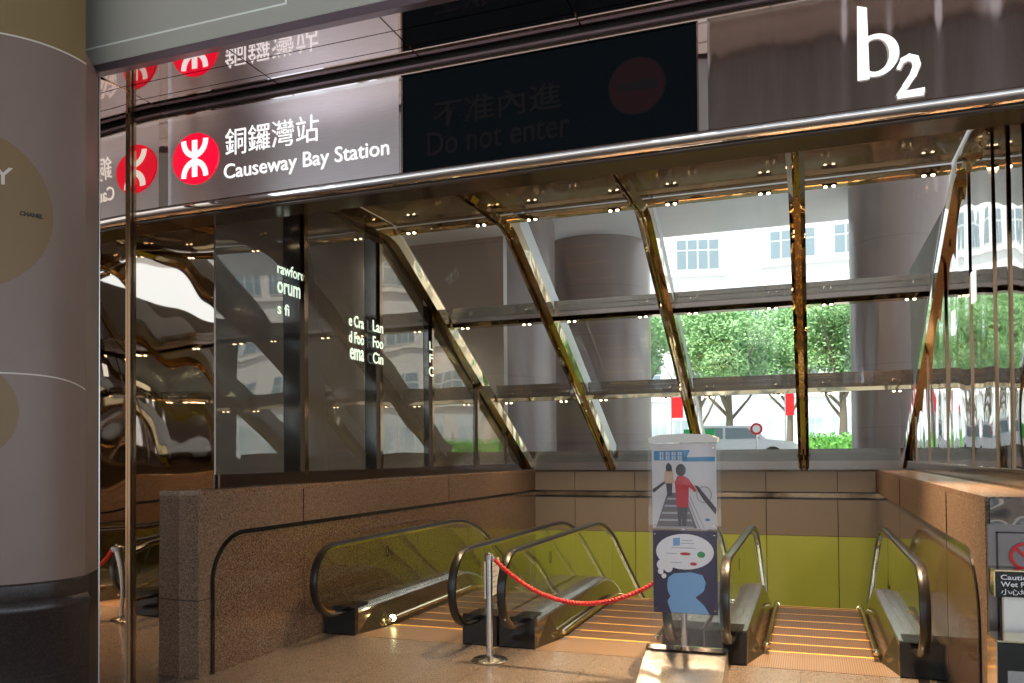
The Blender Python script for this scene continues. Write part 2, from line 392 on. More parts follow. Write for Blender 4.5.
# ------------------------------------------------------------------ slanted glazing
win = structure(thing('window_1'))
MPATH = [(YF + 0.3, 4.86), (9.25, 4.86), (9.45, 4.83), (9.6, 4.775), (YB + 0.05, slope_z(YB) - 0.0)]
def mull_sweep(x, prof, mname, pts=MPATH, nm='mullion'):
    fr = []; path = []
    for i, (y, z) in enumerate(pts):
        a = pts[max(i - 1, 0)]; c = pts[min(i + 1, len(pts) - 1)]; dy, dz = c[0] - a[0], c[1] - a[1]; l = math.hypot(dy, dz)
        fr.append((Vector((1, 0, 0)), Vector((0, -dz / l, dy / l)))); path.append((x, y, z))
    q = MB(); q.sweep(path, fr, prof, mname, smooth=False); return q.build(nm, win)
for k, x in enumerate(MUL):
    hw = 0.085
    if k in (0, 4):
        mull_sweep(x, [(-0.06, -0.16), (0.06, -0.16), (0.06, 0.02), (-0.06, 0.02)], 'gold_mirror')
    else:
        mull_sweep(x, [(-hw, -0.04), (-hw, -0.15), (-0.035, -0.20), (-0.012, -0.20), (-0.010, -0.15), (0.010, -0.15), (0.012, -0.20), (0.035, -0.20), (hw, -0.15), (hw, -0.04), (hw, 0.02), (-hw, 0.02)], 'gold_mirror')
        o_ = mull_sweep(x, [(-0.05, 0.06), (0.05, 0.06), (0.05, 0.34), (-0.05, 0.34)], 'outer_fin', pts=[(9.7, 4.75), (YB + 0.05, slope_z(YB))], nm='outer_fin')
        tag(o_, 'pale metal fin outside the glass')
        q = MB(); q.box(x - 0.11, x - 0.03, YB - 0.10, YB - 0.03, 1.83, 1.86, 'black_gloss'); q.box(x + 0.03, x + 0.11, YB - 0.10, YB - 0.03, 1.83, 1.86, 'black_gloss'); q.build('bracket', win)
TRY = [(9.45, 4.80), (11.2, 3.80), (13.05, 2.80)]
for i in range(4):
    x0, x1 = MUL[i] + 0.085, MUL[i + 1] - 0.085
    for (y, z) in TRY:
        q = MB()
        if y < 10:
            q.box(x0, x1, y - 0.05, y + 0.09, z - 0.02, z + 0.05, 'gold_mirror', 0.01)
        else:
            q.prism([(y - 0.05, z), (y + 0.13, z), (y + 0.13, z + 0.06), (y - 0.05, z + 0.06)], x0, x1, 'X', 'gold_mirror')
            for kk in range(3):
                q.prism([(y - 0.07 - kk * 0.012, z + 0.065 + kk * 0.072), (y + 0.10, z + 0.065 + kk * 0.072), (y + 0.10 - kk * 0.03, z + 0.130 + kk * 0.072), (y - 0.082 - kk * 0.012, z + 0.130 + kk * 0.072)], x0, x1, 'X', 'transom_metal')
        q.build('transom', win)
    for ya, yb_ in ((9.5, 11.25), (11.25, 13.1), (13.1, YB + 0.02)):
        q = MB(); za, zb = slope_z(ya) + 0.0, slope_z(yb_); q.prism([(ya, za), (yb_, zb), (yb_, zb + 0.015), (ya, za + 0.015)], x0, x1, 'X', 'pane'); q.build('pane', win)
    for ya, yb_ in ((YF + 0.3, 7.6), (7.62, 9.42)):
        q = MB(); q.box(x0, x1, ya, yb_, 4.87, 4.885, 'ceiling_pane'); tag(q.build('ceiling_pane', win), 'tinted flat pane of the glass ceiling')
    q = MB(); q.box(x0, x1, 7.585, 7.635, 4.82, 4.90, 'dark_bronze'); q.build('glazing_bar', win)

# ------------------------------------------------------------------ glass wall on the left
w2 = structure(thing('window_2'))
def top_at(y): return 4.84 if y < 9.4 else slope_z(y) - 0.05
posts = [(7.21, 7.61), (8.88, 9.27), (10.52, 10.80), (12.34, 12.52), (13.78, 13.9)]
edges = [6.17] + [e for p_ in posts for e in p_] + [YB]
for i in range(0, len(edges), 2):
    a, c = edges[i], edges[i + 1]; q = MB()
    pts = [(a, 1.74), (c, 1.74), (c, top_at(c)), (a, top_at(a))]
    if a < 9.4 < c: pts = [(a, 1.74), (c, 1.74), (c, top_at(c)), (9.4, 4.84), (a, 4.84)]
    if top_at(c) < 1.8: pts = [(a, 1.74), (c, 1.74), (a, top_at(a))]
    q.prism(pts, GX - 0.012, GX, 'X', 'dark_pane'); q.build('pane', w2)
for a, c in posts:
    q = MB(); q.box(GX - 0.08, GX + 0.005, a, c - 0.06, 1.70, min(top_at(a), top_at(c)), 'black_gloss'); q.build('post', w2)
    q = MB(); q.box(GX - 0.05, GX + 0.035, c - 0.07, c, 1.70, min(top_at(a), top_at(c)), 'bronze', 0.008); tag(q.build('post_edge', w2), 'bronze mirror edge')
q = MB(); q.box(GX - 0.05, GX + 0.03, 6.19, YB, 1.60, 1.74, 'dark_bronze'); q.build('base_rail', w2)
q = MB(); q.box(GX - 0.02, GX + 0.04, YF + 0.3, 9.4, 4.80, 4.90, 'dark_bronze'); q.build('head_rail', w2)

# mall interior behind the tinted glass
b = MB(); b.box(-10.2, -10.0, 4.4, 15.2, 0, 6.2, 'mall_wall'); mw = structure(b.build('wall_mall'))
b = MB(); b.box(-10.0, -5.6, 15.0, 15.2, 0, 7.6, 'outer_column'); structure(b.build('wall_mall'))
b = MB(); b.box(-10.0, -5.6, 8.2, 15.0, -0.25, 0, 'floor_stone'); structure(b.build('floor_mall'))
b = MB(); b.box(-10.2, -5.12, 4.4, 15.2, 6.2, 6.3, 'outer_soffit'); structure(b.build('ceiling_mall'))
for i, y in enumerate((7.0, 9.6, 12.2)):
    q = MB(); q.lathe([(0.0, 4.2), (0.02, 4.2), (0.09, 4.12), (0.11, 4.0), (0.0, 4.0)], (0, 0, 0), 'white_plastic', 16); q.tube([(0, 0, 4.2), (0, 0, 6.2)], 0.01, 'black_gloss', 6)
    t = tag(q.build('pendant_lamp', None, (-7.6, y, 0)), ['nearest', 'middle', 'farthest'][i] + ' pendant lamp hanging behind the tinted glass wall', 'lamp', 'pendant lamps behind the tinted glass')
    light('POINT', 'pendant_light', (0, 0, 3.9), 35, (1, 0.85, 0.65), parent=t, size=0.1)
# lattice truss dimly seen behind the first pane
t = thing('lattice_truss', 'steel lattice truss standing behind the first tinted pane', 'truss', (-6.1, 8.1, 0))
q = MB(); q.tube([(0, 0, 0), (0, 0, 6.2)], 0.035, 'dark_steel'); q.build('chord', t)
q = MB(); q.tube([(0, 0.42, 0), (0, 0.42, 6.2)], 0.035, 'dark_steel'); q.build('chord', t)
q = MB()
for k in range(15):
    z = 0.1 + k * 0.4; q.tube([(0, 0, z), (0, 0.42, z + 0.2), (0, 0, z + 0.4)], 0.014, 'dark_steel', 6)
q.build('lacing', t)

def lettering(name, label, rows, plane, pos, m, bold=0.01, group=None):
    y0, z0_ = rows[0][1], rows[0][3]; o = thing(name, label, 'lettering', (pos, y0, z0_), group)
    for (s_, a0, a1, z0, z1) in rows:
        q = MB(); letters(q, s_, a0 - y0, a1 - y0, z0 - z0_, z1 - z0_, plane, 0, m, bold, 0.004); q.build('word', o)
    return o
lettering('reflected_lettering', 'painted reflection of pale words on the first black post of the left glass wall', [('rawford', 7.10, 7.58, 3.80, 3.92), ('orum', 7.10, 7.50, 3.60, 3.72), ('s fi', 7.10, 7.30, 3.38, 3.50)], '+X', GX + 0.006, 'reflection_green_white')  # emissive words set on the wall in place of a screen's reflection
lettering('reflected_lettering', 'painted reflection of pale word ends just left of the second black post', [('e Cra', 8.50, 8.84, 3.46, 3.60), ('d Foo', 8.50, 8.84, 3.26, 3.40), ('ema', 8.52, 8.84, 3.06, 3.20)], '+X', GX + 0.006, 'reflection_green_white')
lettering('reflected_lettering', 'painted reflection of pale word beginnings on the second black post', [('Lan', 9.0, 9.26, 3.46, 3.60), ('Foo', 9.0, 9.26, 3.26, 3.40), ('Cin', 9.0, 9.26, 3.06, 3.20)], '+X', GX + 0.042, 'reflection_green_white')
lettering('reflected_lettering', 'painted reflection of white initials L F C stacked on the third black post', [('L', 10.62, 10.74, 3.42, 3.54), ('F', 10.62, 10.74, 3.24, 3.36), ('C', 10.60, 10.76, 3.04, 3.18)], '+X', GX + 0.042, 'reflection_green_white')

# ------------------------------------------------------------------ mirror cladding
q = MB(); q.prism([(-5.176, 4.84), (-5.160, 5.138), (-5.18, 5.138), (-5.196, 4.84)], 0.0, SOF, 'Z', 'wavy_mirror')
tag(q.build('mirror_panel'), 'narrow wavy mirror panel beside the big round column', 'mirror', 'mirror cladding on the left')
mirr = [(5.20, 6.17, 'wide wavy mirror panel above and behind the left parapet end')]
for a, c, lb in mirr:
    q = MB(); q.box(MX - 0.02, MX, a, c, 0.0, SOF, 'wavy_mirror'); tag(q.build('mirror_panel'), lb, 'mirror', 'mirror cladding on the left')
q = MB(); q.box(MX - 0.03, MX + 0.025, 5.140, 5.152, 0, SOF, 'bronze'); q.box(MX - 0.035, MX + 0.022, 5.152, 5.172, 0, SOF, 'black_gloss'); q.box(MX - 0.03, MX + 0.028, 5.172, 5.200, 0, SOF, 'bronze', 0.008)
structure(q.build('trim_2'))

# right-hand mirror wall on the ledge
w3 = structure(thing('window_3'))
divs = [5.4, 6.3, 6.85, 7.36, 7.91, 9.0, 10.55, 12.12, 13.5, YB]
for i in range(len(divs) - 1):
    a, c = divs[i], divs[i + 1]; q = MB()
    pts = [(a + 0.01, ZT + 0.14), (c - 0.01, ZT + 0.14), (c - 0.01, max(top_at(c), ZT + 0.2)), (a + 0.01, top_at(a))]
    if a < 9.4 < c: pts.insert(3, (9.4, 4.84))
    q.prism(pts, RX, RX + 0.02, 'X', 'fin_mirror'); q.build('mirror_pane', w3)
    if i:
        q = MB(); q.box(RX - 0.014, RX + 0.03, a - 0.012, a + 0.012, ZT, top_at(a), 'bronze'); q.build('fin', w3)
q = MB(); q.box(RX - 0.03, RX + 0.03, 5.4, YB, ZT, ZT + 0.14, 'dark_bronze'); q.box(RX - 0.035, RX + 0.03, 5.4, YB, ZT + 0.125, ZT + 0.145, 'rail_steel'); q.build('base_rail', w3)
q = MB(); q.box(1.40, 1.42, 5.92, YB, ZT, ZT + 0.012, 'rail_steel'); structure(q.build('trim_3'))
for (y, z, s_, lb) in ((8.73, 3.32, 0.30, 'nearer and higher painted reflection of white numeral 1 on the right mirror wall'), (9.92, 3.17, 0.26, 'farther and lower painted reflection of white numeral 1 on the right mirror wall')):
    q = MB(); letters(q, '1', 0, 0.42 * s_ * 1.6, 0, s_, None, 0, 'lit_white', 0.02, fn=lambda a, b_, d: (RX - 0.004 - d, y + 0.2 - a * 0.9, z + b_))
    tag(q.build('reflected_numeral'), lb, 'lettering')  # emissive shapes on the mirror stand in for a reflected lit numeral

# ------------------------------------------------------------------ fascia: trims, soffit, outer panel
q = MB()
q.prism([(YF + 0.02, 3.99), (YF + 0.32, 3.96), (YF + 0.32, 4.86), (YF + 0.06, 4.86), (YF + 0.06, 4.05)], MX, 3.2, 'X', 'dark_bronze')
tr = structure(q.build('trim_4'))
q = MB(); q.sweep([(MX, YF, 4.045), (3.2, YF, 4.045)], [(Vector((0, 1, 0)), Vector((0, 0, 1)))] * 2, [(-0.030, 0), (-0.036, -0.012), (-0.034, -0.028), (-0.028, -0.044), (-0.016, -0.060), (0.0, -0.072), (0.05, -0.077), (0.05, 0)], 'chrome', smooth=True); q.build('chrome_strip', tr)
q = MB(); q.box(MX, 3.2, YF + 0.04, YF + 0.30, 3.940, 3.966, 'dark_bronze'); q.build('bronze_soffit', tr)
q = MB(); q.box(MX, 3.2, YF - 0.03, YF + 0.06, 4.79, 4.80, 'chrome'); q.box(MX, 3.2, YF - 0.015, YF + 0.06, 4.80, 4.83, 'dark_bronze'); q.box(MX, 3.2, YF - 0.04, YF + 0.06, 4.83, 4.85, 'purple_trim'); q.box(MX, 3.2, YF - 0.0, YF + 0.06, 4.85, SOF + 0.02, 'gap'); q.build('head_trim', tr)
for x0, x1 in ((MX, MX + 0.05), (-2.905, -2.885), (-0.66, -0.60)):
    q = MB(); q.box(x0, x1, YF - 0.02, YF + 0.05, 4.045, 4.79, 'chrome'); q.build('divider', tr)

q = MB()
ys = [4.84, 5.07, 5.30, 5.535]
xs = [-5.16, -3.95, -2.70, -1.45, -0.20, 1.05, 2.30, 3.2]
for i in range(3):
    for k in range(7): q.box(xs[k] + 0.006, xs[k + 1] - 0.006, ys[i] + 0.005, ys[i + 1] - 0.005, SOF, SOF + 0.02, 'soffit_mirror')
q.box(-5.2, 3.2, 4.84, 5.6, SOF + 0.012, SOF + 0.1, 'bronze')
structure(q.build('ceiling'))

q = MB(); q.box(-5.24, 4.5, 4.77, 4.84, SOF + 0.04, 8.0, 'light_panel'); ow = structure(q.build('wall_front'))
q = MB(); q.box(-5.24, 4.5, 4.765, 4.84, SOF - 0.025, SOF + 0.04, 'purple_trim', 0.006); q.build('bottom_trim', ow)
q = MB()
q.box(-5.24, -3.37, 4.764, 4.772, SOF + 0.165, SOF + 0.177, 'light_line'); q.box(-3.382, -3.37, 4.764, 4.772, SOF + 0.177, SOF + 0.6, 'light_line'); q.build('outline', ow)
q = MB(); q.box(-2.43, -2.41, 4.762, 4.774, SOF + 0.04, 8.0, 'gap'); q.build('joint', ow)

# building mass overhead and canopy over the pavement
q = MB(); q.box(-17, 8, 4.84, 21.6, 7.6, 8.4, 'outer_soffit'); structure(q.build('ceiling_canopy'))
q = MB(); q.box(-10.2, 4.5, 5.0, 5.6, 6.35, 7.6, 'outer_soffit'); structure(q.build('wall_upper'))
q = MB(); q.box(-10.2, -5.36, 4.85, 5.1, 0, 8.3, 'dark_stone'); structure(q.build('wall_street'))
q = MB(); q.box(3.2, 8, 5.5, 6.0, -0.2, 8.3, 'dark_stone'); structure(q.build('wall_street'))
q = MB(); q.box(RX + 0.1, 3.2, 6.2, YB, ZT, 4.9, 'mall_wall'); structure(q.build('wall_core'))

# ------------------------------------------------------------------ station sign
sg = thing('station_sign', 'brushed steel sign reading Causeway Bay Station under Chinese characters', 'sign', (0, YF, 0))
q = MB(); q.box(MX + 0.05, -2.905, 0.0, 0.05, 4.045, 4.79, 'brushed_light'); q.build('sign_panel', sg)
lg = MB(); lg.prism(ell(-4.835, 4.42, 0.235, 0.215, 48), -0.012, 0.0, 'Y', 'logo_red'); lgo = lg.build('logo_disc', sg)
sy = MB()
def stroke(pts, wd):
    n = len(pts); L_, R_ = [], []
    for i, p in enumerate(pts):
        a = pts[max(0, i - 1)]; c = pts[min(n - 1, i + 1)]; dx, dz = c[0] - a[0], c[1] - a[1]; l = math.hypot(dx, dz)
        L_.append((p[0] - dz / l * wd / 2, p[1] + dx / l * wd / 2)); R_.append((p[0] + dz / l * wd / 2, p[1] - dx / l * wd / 2))
    for i in range(n - 1): sy.prism([L_[i], L_[i + 1], R_[i + 1], R_[i]], -0.018, -0.0125, 'Y', 'lit_white')
cx, cz = -4.835, 4.42
stroke([(cx, cz + 0.155), (cx, cz - 0.155)], 0.052)
for sgn in (1, -1):
    stroke([(cx + 0.115 * math.cos(a), cz + sgn * (0.158 - 0.130 * math.sin(a))) for a in [PI * i / 16 for i in range(17)]], 0.048)
sy.build('logo_symbol', lgo)
q = MB(); letters(q, '銅鑼灣站', -4.53, -3.63, 4.405, 4.625, '-Y', -0.001, 'lit_white', -0.006, 0.004); q.build('chinese_lettering', sg)
q = MB(); letters(q, 'Causeway Bay Station', -4.545, -3.00, 4.175, 4.335, '-Y', -0.001, 'lit_white', 0.003, 0.004); q.build('english_lettering', sg)

# ------------------------------------------------------------------ unlit LED display
ld = thing('led_display', 'large unlit black display panel with faint Do not enter message', 'display', (0, YF, 0))
q = MB(); q.box(-2.885, -0.66, -0.004, 0.05, 4.045, 4.785, 'led_black'); q.build('display_panel', ld)
q = MB(); letters(q, '不准內進', -2.62, -1.62, 4.36, 4.56, '-Y', -0.005, 'led_faint', 0.01, 0.003); letters(q, 'Do not enter', -2.67, -1.56, 4.15, 4.33, '-Y', -0.005, 'led_faint', 0.004, 0.003); q.build('faint_lettering', ld)
q = MB(); q.prism(ell(-1.08, 4.43, 0.20, 0.20, 40), -0.006, -0.004, 'Y', 'led_faint'); q.prism(ell(-1.08, 4.43, 0.19, 0.19, 40), -0.007, -0.006, 'Y', 'led_red'); q.box(-1.22, -0.94, -0.009, -0.007, 4.40, 4.46, 'led_faint'); q.build('no_entry_symbol', ld)
for x in (-2.885, -0.672):
    q = MB(); q.box(x, x + 0.012, -0.015, 0.0, 4.045, 4.785, 'brushed'); q.build('frame_strip', ld)

# ------------------------------------------------------------------ b2 sign
bs = thing('exit_sign', 'brushed steel fascia sign with glowing white b2 marking', 'sign', (0, YF, 0))
q = MB(); q.box(-0.60, 1.9, 0.0, 0.05, 4.045, 4.79, 'brushed'); q.build('sign_panel', bs)
q = MB(); q.box(1.9, 3.2, 0.0, 0.05, 4.045, 4.79, 'brushed'); q.build('sign_panel', bs)
q = MB()
q.prism([(0.318, 4.235), (0.388, 4.235), (0.378, 4.68), (0.322, 4.70)], -0.02, 0, 'Y', 'lit_white')
O = [(0.385 + 0.19 * max(0, 1) * 0 , 0)]
def ring(cx, cz, ro, ri, off, a0, a1, n=28):
    for i in range(n):
        a, c = a0 + (a1 - a0) * i / n, a0 + (a1 - a0) * (i + 1) / n
        P = [(cx + ro[0] * math.cos(a), cz + ro[1] * math.sin(a)), (cx + ro[0] * math.cos(c), cz + ro[1] * math.sin(c)),
             (cx - off + ri[0] * math.cos(c), cz + ri[1] * math.sin(c)), (cx - off + ri[0] * math.cos(a), cz + ri[1] * math.sin(a))]
        q.prism(P, -0.02, 0, 'Y', 'lit_white')
ring(0.428, 4.375, (0.130, 0.130), (0.080, 0.108), 0.005, -PI * 0.80, PI * 0.80)
q.build('letter_b', bs)
q = MB()
P2 = [(0.555 + 0.0, 4.275), (0.575, 4.315), (0.61, 4.330), (0.645, 4.315), (0.655, 4.275), (0.635, 4.22), (0.59, 4.155), (0.555, 4.105)]
for i in range(len(P2) - 1):
    a, c = P2[i], P2[i + 1]; wd = (0.022, 0.03, 0.036, 0.042, 0.042, 0.036, 0.03)[i]
    dx, dz = c[0] - a[0], c[1] - a[1]; l = math.hypot(dx, dz); nx, nz = -dz / l * wd / 2, dx / l * wd / 2; ex, ez = dx / l * 0.008, dz / l * 0.008
    q.prism([(a[0] + nx - ex, a[1] + nz - ez), (c[0] + nx + ex, c[1] + nz + ez), (c[0] - nx + ex, c[1] - nz + ez), (a[0] - nx - ex, a[1] - nz - ez)], -0.02 - i * 0.0003, 0, 'Y', 'lit_white')
q.prism([(0.542, 4.085), (0.690, 4.085), (0.697, 4.125), (0.560, 4.118)], -0.024, 0, 'Y', 'lit_white')
q.build('figure_two', bs)

# ------------------------------------------------------------------ escalators
EN = 2.8; ER = 1.8; ANG = math.radians(30); YEND = 9.6
def epath(h, y_from, y_to, n=10):
    """line parallel to the step band at height h; points (y, z)"""
    pts = [(y_from, h)]
    for i in range(n + 1):
        a = ANG * i / n; pts.append((EN + (ER + h) * math.sin(a), -ER + (ER + h) * math.cos(a)))
    y1, z1 = pts[-1]; pts.append((y_to, z1 - (y_to - y1) * math.tan(ANG))); return pts
def ysweep(q, pts, prof, x, m, smooth=False):
    fr = []; path = []
    for i, (y, z) in enumerate(pts):
        a = pts[max(i - 1, 0)]; c = pts[min(i + 1, len(pts) - 1)]; dy, dz = c[0] - a[0], c[1] - a[1]; l = math.hypot(dy, dz)
        fr.append((Vector((1, 0, 0)), Vector((0, -dz / l, dy / l)))); path.append((x, y, z))
    q.sweep(path, fr, prof, m, smooth=smooth)
def make_escalator():
    t = thing('escalator')
    hx = 0.755
    for s in (-1, 1):
        # deck and outer cladding
        prof = [(0.635, 0.20), (0.622, 0.255), (0.632, 0.272), (0.70, 0.288), (0.715, 0.29), (0.975, 0.29), (0.975, -0.45), (0.66, -0.45)]
        q = MB(); ysweep(q, epath(0, 0.06, YEND), [(s * a, b_) for a, b_ in prof][:: s], 0, 'steel_deck'); q.build('deck', t)
        q = MB(); q.add([(s * 0.62, 0.04, 0), (s * 0.505, 0.5, 0), (s * 0.628, 0.5, 0.262), (s * 0.632, 0.04, 0.262), (s * 0.66, 0.04, 0), (s * 0.66, 0.5, 0), (s * 0.66, 0.5, 0.25), (s * 0.66, 0.04, 0.25)], [(0, 1, 2, 3), (4, 7, 6, 5), (0, 4, 5, 1), (3, 2, 6, 7)], 'skirt')
        ysweep(q, epath(0, 0.5, YEND), [(s * a, b_) for a, b_ in [(0.505, -0.06), (0.515, -0.06), (0.640, 0.262), (0.628, 0.262)]][:: s], 0, 'skirt'); q.build('skirt_panel', t)
        q = MB(); q.box(*sorted((s * 0.62, s * 0.985)), 0.0, 0.07, 0, 0.30, 'black_gloss', 0.01); q.box(*sorted((s * 0.66, s * 0.97)), -0.0, 0.35, 0.285, 0.30, 'black_gloss')
        q.build('newel_box', t)
        q = MB(); ysweep(q, epath(0.085, 0.52, YEND), [(0.022 * math.cos(a), 0.026 * math.sin(a)) for a in [2 * PI * k / 10 for k in range(10)]], s * 0.475, 'rail_steel', True)
        rail = q.build('skirt_rail', t)
        q = MB(); q.lathe([(0, -0.032), (0.024, -0.022), (0.032, 0), (0.024, 0.022), (0, 0.032)], (s * 0.475, 0.50, 0.085), 'rail_steel', 12); q.build('rail_tip', rail)
        # handrail loop
        H = 0.985; cy, cz_, R_ = -0.20, 0.62, 0.365
        arc = [(cy + R_ * math.cos(a), cz_ + R_ * math.sin(a)) for a in [PI * 1.5 - PI * i / 18 for i in range(19)]]
        loop = [(0.10, 0.17), (0.02, 0.235)] + arc[:] + epath(H, 0.4, YEND)
        q = MB(); ysweep(q, loop, [(-0.042, -0.008), (-0.036, 0.014), (-0.018, 0.022), (0.018, 0.022), (0.036, 0.014), (0.042, -0.008), (0.034, -0.018), (-0.034, -0.018)], s * hx, 'rubber', True); q.build('handrail', t)
        # guide strip under the handrail
        inner = [(cy + (R_ - 0.028) * math.cos(a), cz_ + (R_ - 0.028) * math.sin(a)) for a in [PI * 1.5 - PI * i / 18 for i in range(19)]]
        q = MB(); ysweep(q, inner + epath(H - 0.028, 0.4, YEND), [(-0.022, -0.014), (0.022, -0.014), (0.022, 0.008), (-0.022, 0.008)], s * hx, 'rail_steel'); q.build('handrail_guide', t)
        # glass
        def gl(poly, nm='glass_panel'):
            g_ = MB(); g_.prism(poly, s * hx - 0.005, s * hx + 0.005, 'X', 'balustrade'); return g_.build(nm, t)
        gi = [(cy + (R_ - 0.04) * math.cos(a), cz_ + (R_ - 0.04) * math.sin(a)) for a in [PI * 1.5 - PI * i / 18 for i in range(19)]]
        g1 = gl([(0.28, 0.29), (0.05, 0.285)] + gi + [(0.28, 0.945)])
        gl([(0.29, 0.29), (0.29, 0.945), (1.75, 0.945), (1.75, 0.29)])
        gl([(1.76, 0.29), (1.76, 0.945)] + epath(0.945, 2.0, 5.0)[1:] + epath(0.29, 2.0, 5.0)[1:][::-1])
        a_ = epath(0.945, 2.0, YEND)[-2]; k0 = 5.01
        zz = lambda h, y: epath(h, 2.0, y)[-1][1]
        gl([(k0, zz(0.29, k0)), (k0, zz(0.945, k0)), (YEND, zz(0.945, YEND)), (YEND, zz(0.29, YEND))])
        # small oval sticker on the glass
        if s == -1:
            q = MB()
            for k in range(20):
                a, c = 2 * PI * k / 20, 2 * PI * (k + 1) / 20
                q.prism([(0.95 + 0.035 * math.cos(a), 0.78 + 0.065 * math.sin(a)), (0.95 + 0.035 * math.cos(c), 0.78 + 0.065 * math.sin(c)), (0.95 + 0.024 * math.cos(c), 0.78 + 0.05 * math.sin(c)), (0.95 + 0.024 * math.cos(a), 0.78 + 0.05 * math.sin(a))], -hx + 0.006, -hx + 0.008, 'X', 'black_gloss')
            tag(q.build('sticker', g1), 'black oval ring sticker')
    # landing plate and comb
    q = MB(); q.box(-0.50, 0.50, 0.0, 0.50, -0.06, 0.004, 'comb'); q.box(-0.62, -0.50, 0, 0.5, -0.06, 0.003, 'comb'); q.box(0.50, 0.62, 0, 0.5, -0.06, 0.003, 'comb'); q.build('landing_plate', t)
    q = MB(); q.box(-0.50, 0.50, 0.50, 0.62, -0.06, 0.006, 'comb'); q.box(-0.5, 0.5, 0.605, 0.632, -0.06, 0.009, 'nosing'); q.build('comb', t)
    # steps
    y = 0.64; z = 0.0
    st0 = None
    for k in range(22):
        ym = y + 0.4
        if ym <= EN + 0.05: z = -0.004
        else:
            pth = y + 0.2
            if pth < EN + ER * math.sin(ANG): z = -ER + math.sqrt(max(0, ER * ER - (pth - EN) ** 2))
            else: z = -ER * (1 - math.cos(ANG)) - (pth - EN - ER * math.sin(ANG)) * math.tan(ANG)
        if st0 is None:
            q = MB(); q.box(-0.50, 0.50, 0.0, 0.396, -0.24, 0.0, 'tread'); q.box(-0.50, 0.50, 0.372, 0.397, -0.03, 0.0015, 'nosing')
            st0 = q.build('step', t); o = st0
        else:
            o = st0.copy(); C.objects.link(o); o.parent = t
        o.location = (0, y, z); y += 0.4
        if y > YEND - 0.2: break
    return t
e0 = make_escalator()
EL = [(-3.925, 'left escalator running down beside the long granite parapet'), (-1.92, 'middle escalator between the roped post and the poster stand'), (0.07, 'right escalator running down beside the right granite wall')]
esc = []
for i, (x, lb) in enumerate(EL):
    o = e0 if i == 0 else copy_tree(e0)
    o.location = (x, 7.60, 0.0); tag(o, lb, 'escalator', 'escalators down into the station'); esc.append(o)
# glowing bead standing in for the glint on the left escalator's inner rail
q = MB(); q.lathe([(0, -0.04), (0.03, -0.028), (0.042, 0), (0.03, 0.028), (0, 0.04)], (-0.475, 0.56, 0.09), 'glow_green', 14); tag(q.build('rail_glint', esc[0]), 'painted glint at the start of the rail')
# notice on the newel glass of the left escalator's right balustrade
q = MB(); q.box(-3.158, -3.154, 7.83, 8.25, 0.42, 0.80, 'paper')
for k in range(5): q.box(-3.1535, -3.153, 7.88, 8.18 - 0.03 * (k % 2), 0.72 - k * 0.055, 0.73 - k * 0.055, 'poster_grey')
tag(q.build('paper_notice'), 'white paper notice taped on the glass behind the rope post', 'notice')

# ------------------------------------------------------------------ rope post and rope
sp = thing('rope_post', 'steel queue post with round base in front of the escalators', 'post', (-2.80, 7.06, 0))
q = MB(); q.lathe([(0, 0), (0.165, 0), (0.168, 0.012), (0.15, 0.026), (0.05, 0.034), (0.03, 0.05), (0, 0.05)], (0, 0, 0), 'steel', 36); q.build('base', sp)
q = MB(); q.lathe([(0.0, 0.03), (0.032, 0.03), (0.032, 0.93), (0.0, 0.93)], (0, 0, 0), 'steel', 24); q.build('pole', sp)
q = MB(); q.lathe([(0.0, 0.93), (0.040, 0.93), (0.042, 0.975), (0.030, 0.99), (0.012, 0.992), (0.012, 1.0), (0, 1.0)], (0, 0, 0), 'steel', 24); q.build('cap', sp)
A_, B_ = Vector((-2.75, 7.05, 0.945)), Vector((-1.19, 6.955, 0.84))
pts = []
for i in range(41):
    u = i / 40; p = A_.lerp(B_, u); p.z -= 0.305 * 4 * u * (1 - u) * (1 - 0.12 * (u - 0.5)); pts.append(p)
rp = thing('barrier_rope', 'red twisted rope hanging between the post and the poster stand', 'rope', tuple(A_))
q = MB(); L_ = [p - A_ for p in pts]
q.tube(L_, 0.017, 'red_rope', 10)
for ph in (0, PI):
    h = []
    for i in range(401):
        u = i / 400 * 40; k = min(int(u), 39); p = L_[k].lerp(L_[k + 1], u - k); tdir = (L_[min(k + 1, 40)] - L_[k]).normalized()
        n1 = Vector((0, 1, 0)); n2 = tdir.cross(n1); a = i / 400 * 2 * PI * 26 + ph
        h.append(p + n1 * math.cos(a) * 0.012 + n2 * math.sin(a) * 0.012)
    q.tube(h, 0.011, 'red_rope', 6)
q.build('cord', rp)
for p in (L_[0], L_[-1]):
    q = MB(); q.lathe([(0, -0.025), (0.02, -0.02), (0.02, 0.02), (0, 0.025)], tuple(p), 'steel', 12); q.build('hook', rp)

# ------------------------------------------------------------------ poster stand
SX, SY = -0.99, 6.93
ps = thing('poster_stand', 'clear acrylic floor stand with two posters and a sloped steel base', 'stand', (SX, SY, 0))
q = MB(); q.prism([(-0.62, 0.0), (0.12, 0.0), (0.12, 0.26), (0.03, 0.27), (-0.02, 0.25), (-0.60, 0.03)], -0.33, 0.33, 'X', 'steel')
q.prism([(-0.03, 0.262), (0.02, 0.285), (0.05, 0.285), (0.05, 0.262)], -0.335, 0.335, 'X', 'chrome'); q.build('base', ps)
q = MB(); q.tube([(-0.02, 0.055, 0.2), (-0.02, 0.055, 2.02)], 0.025, 'steel', 16); q.build('pole', ps)
q = MB(); q.box(-0.30, 0.30, -0.012, -0.004, 0.27, 2.03, 'acrylic'); q.box(-0.30, 0.30, 0.012, 0.018, 0.27, 2.03, 'acrylic'); q.build('acrylic_sheet', ps)
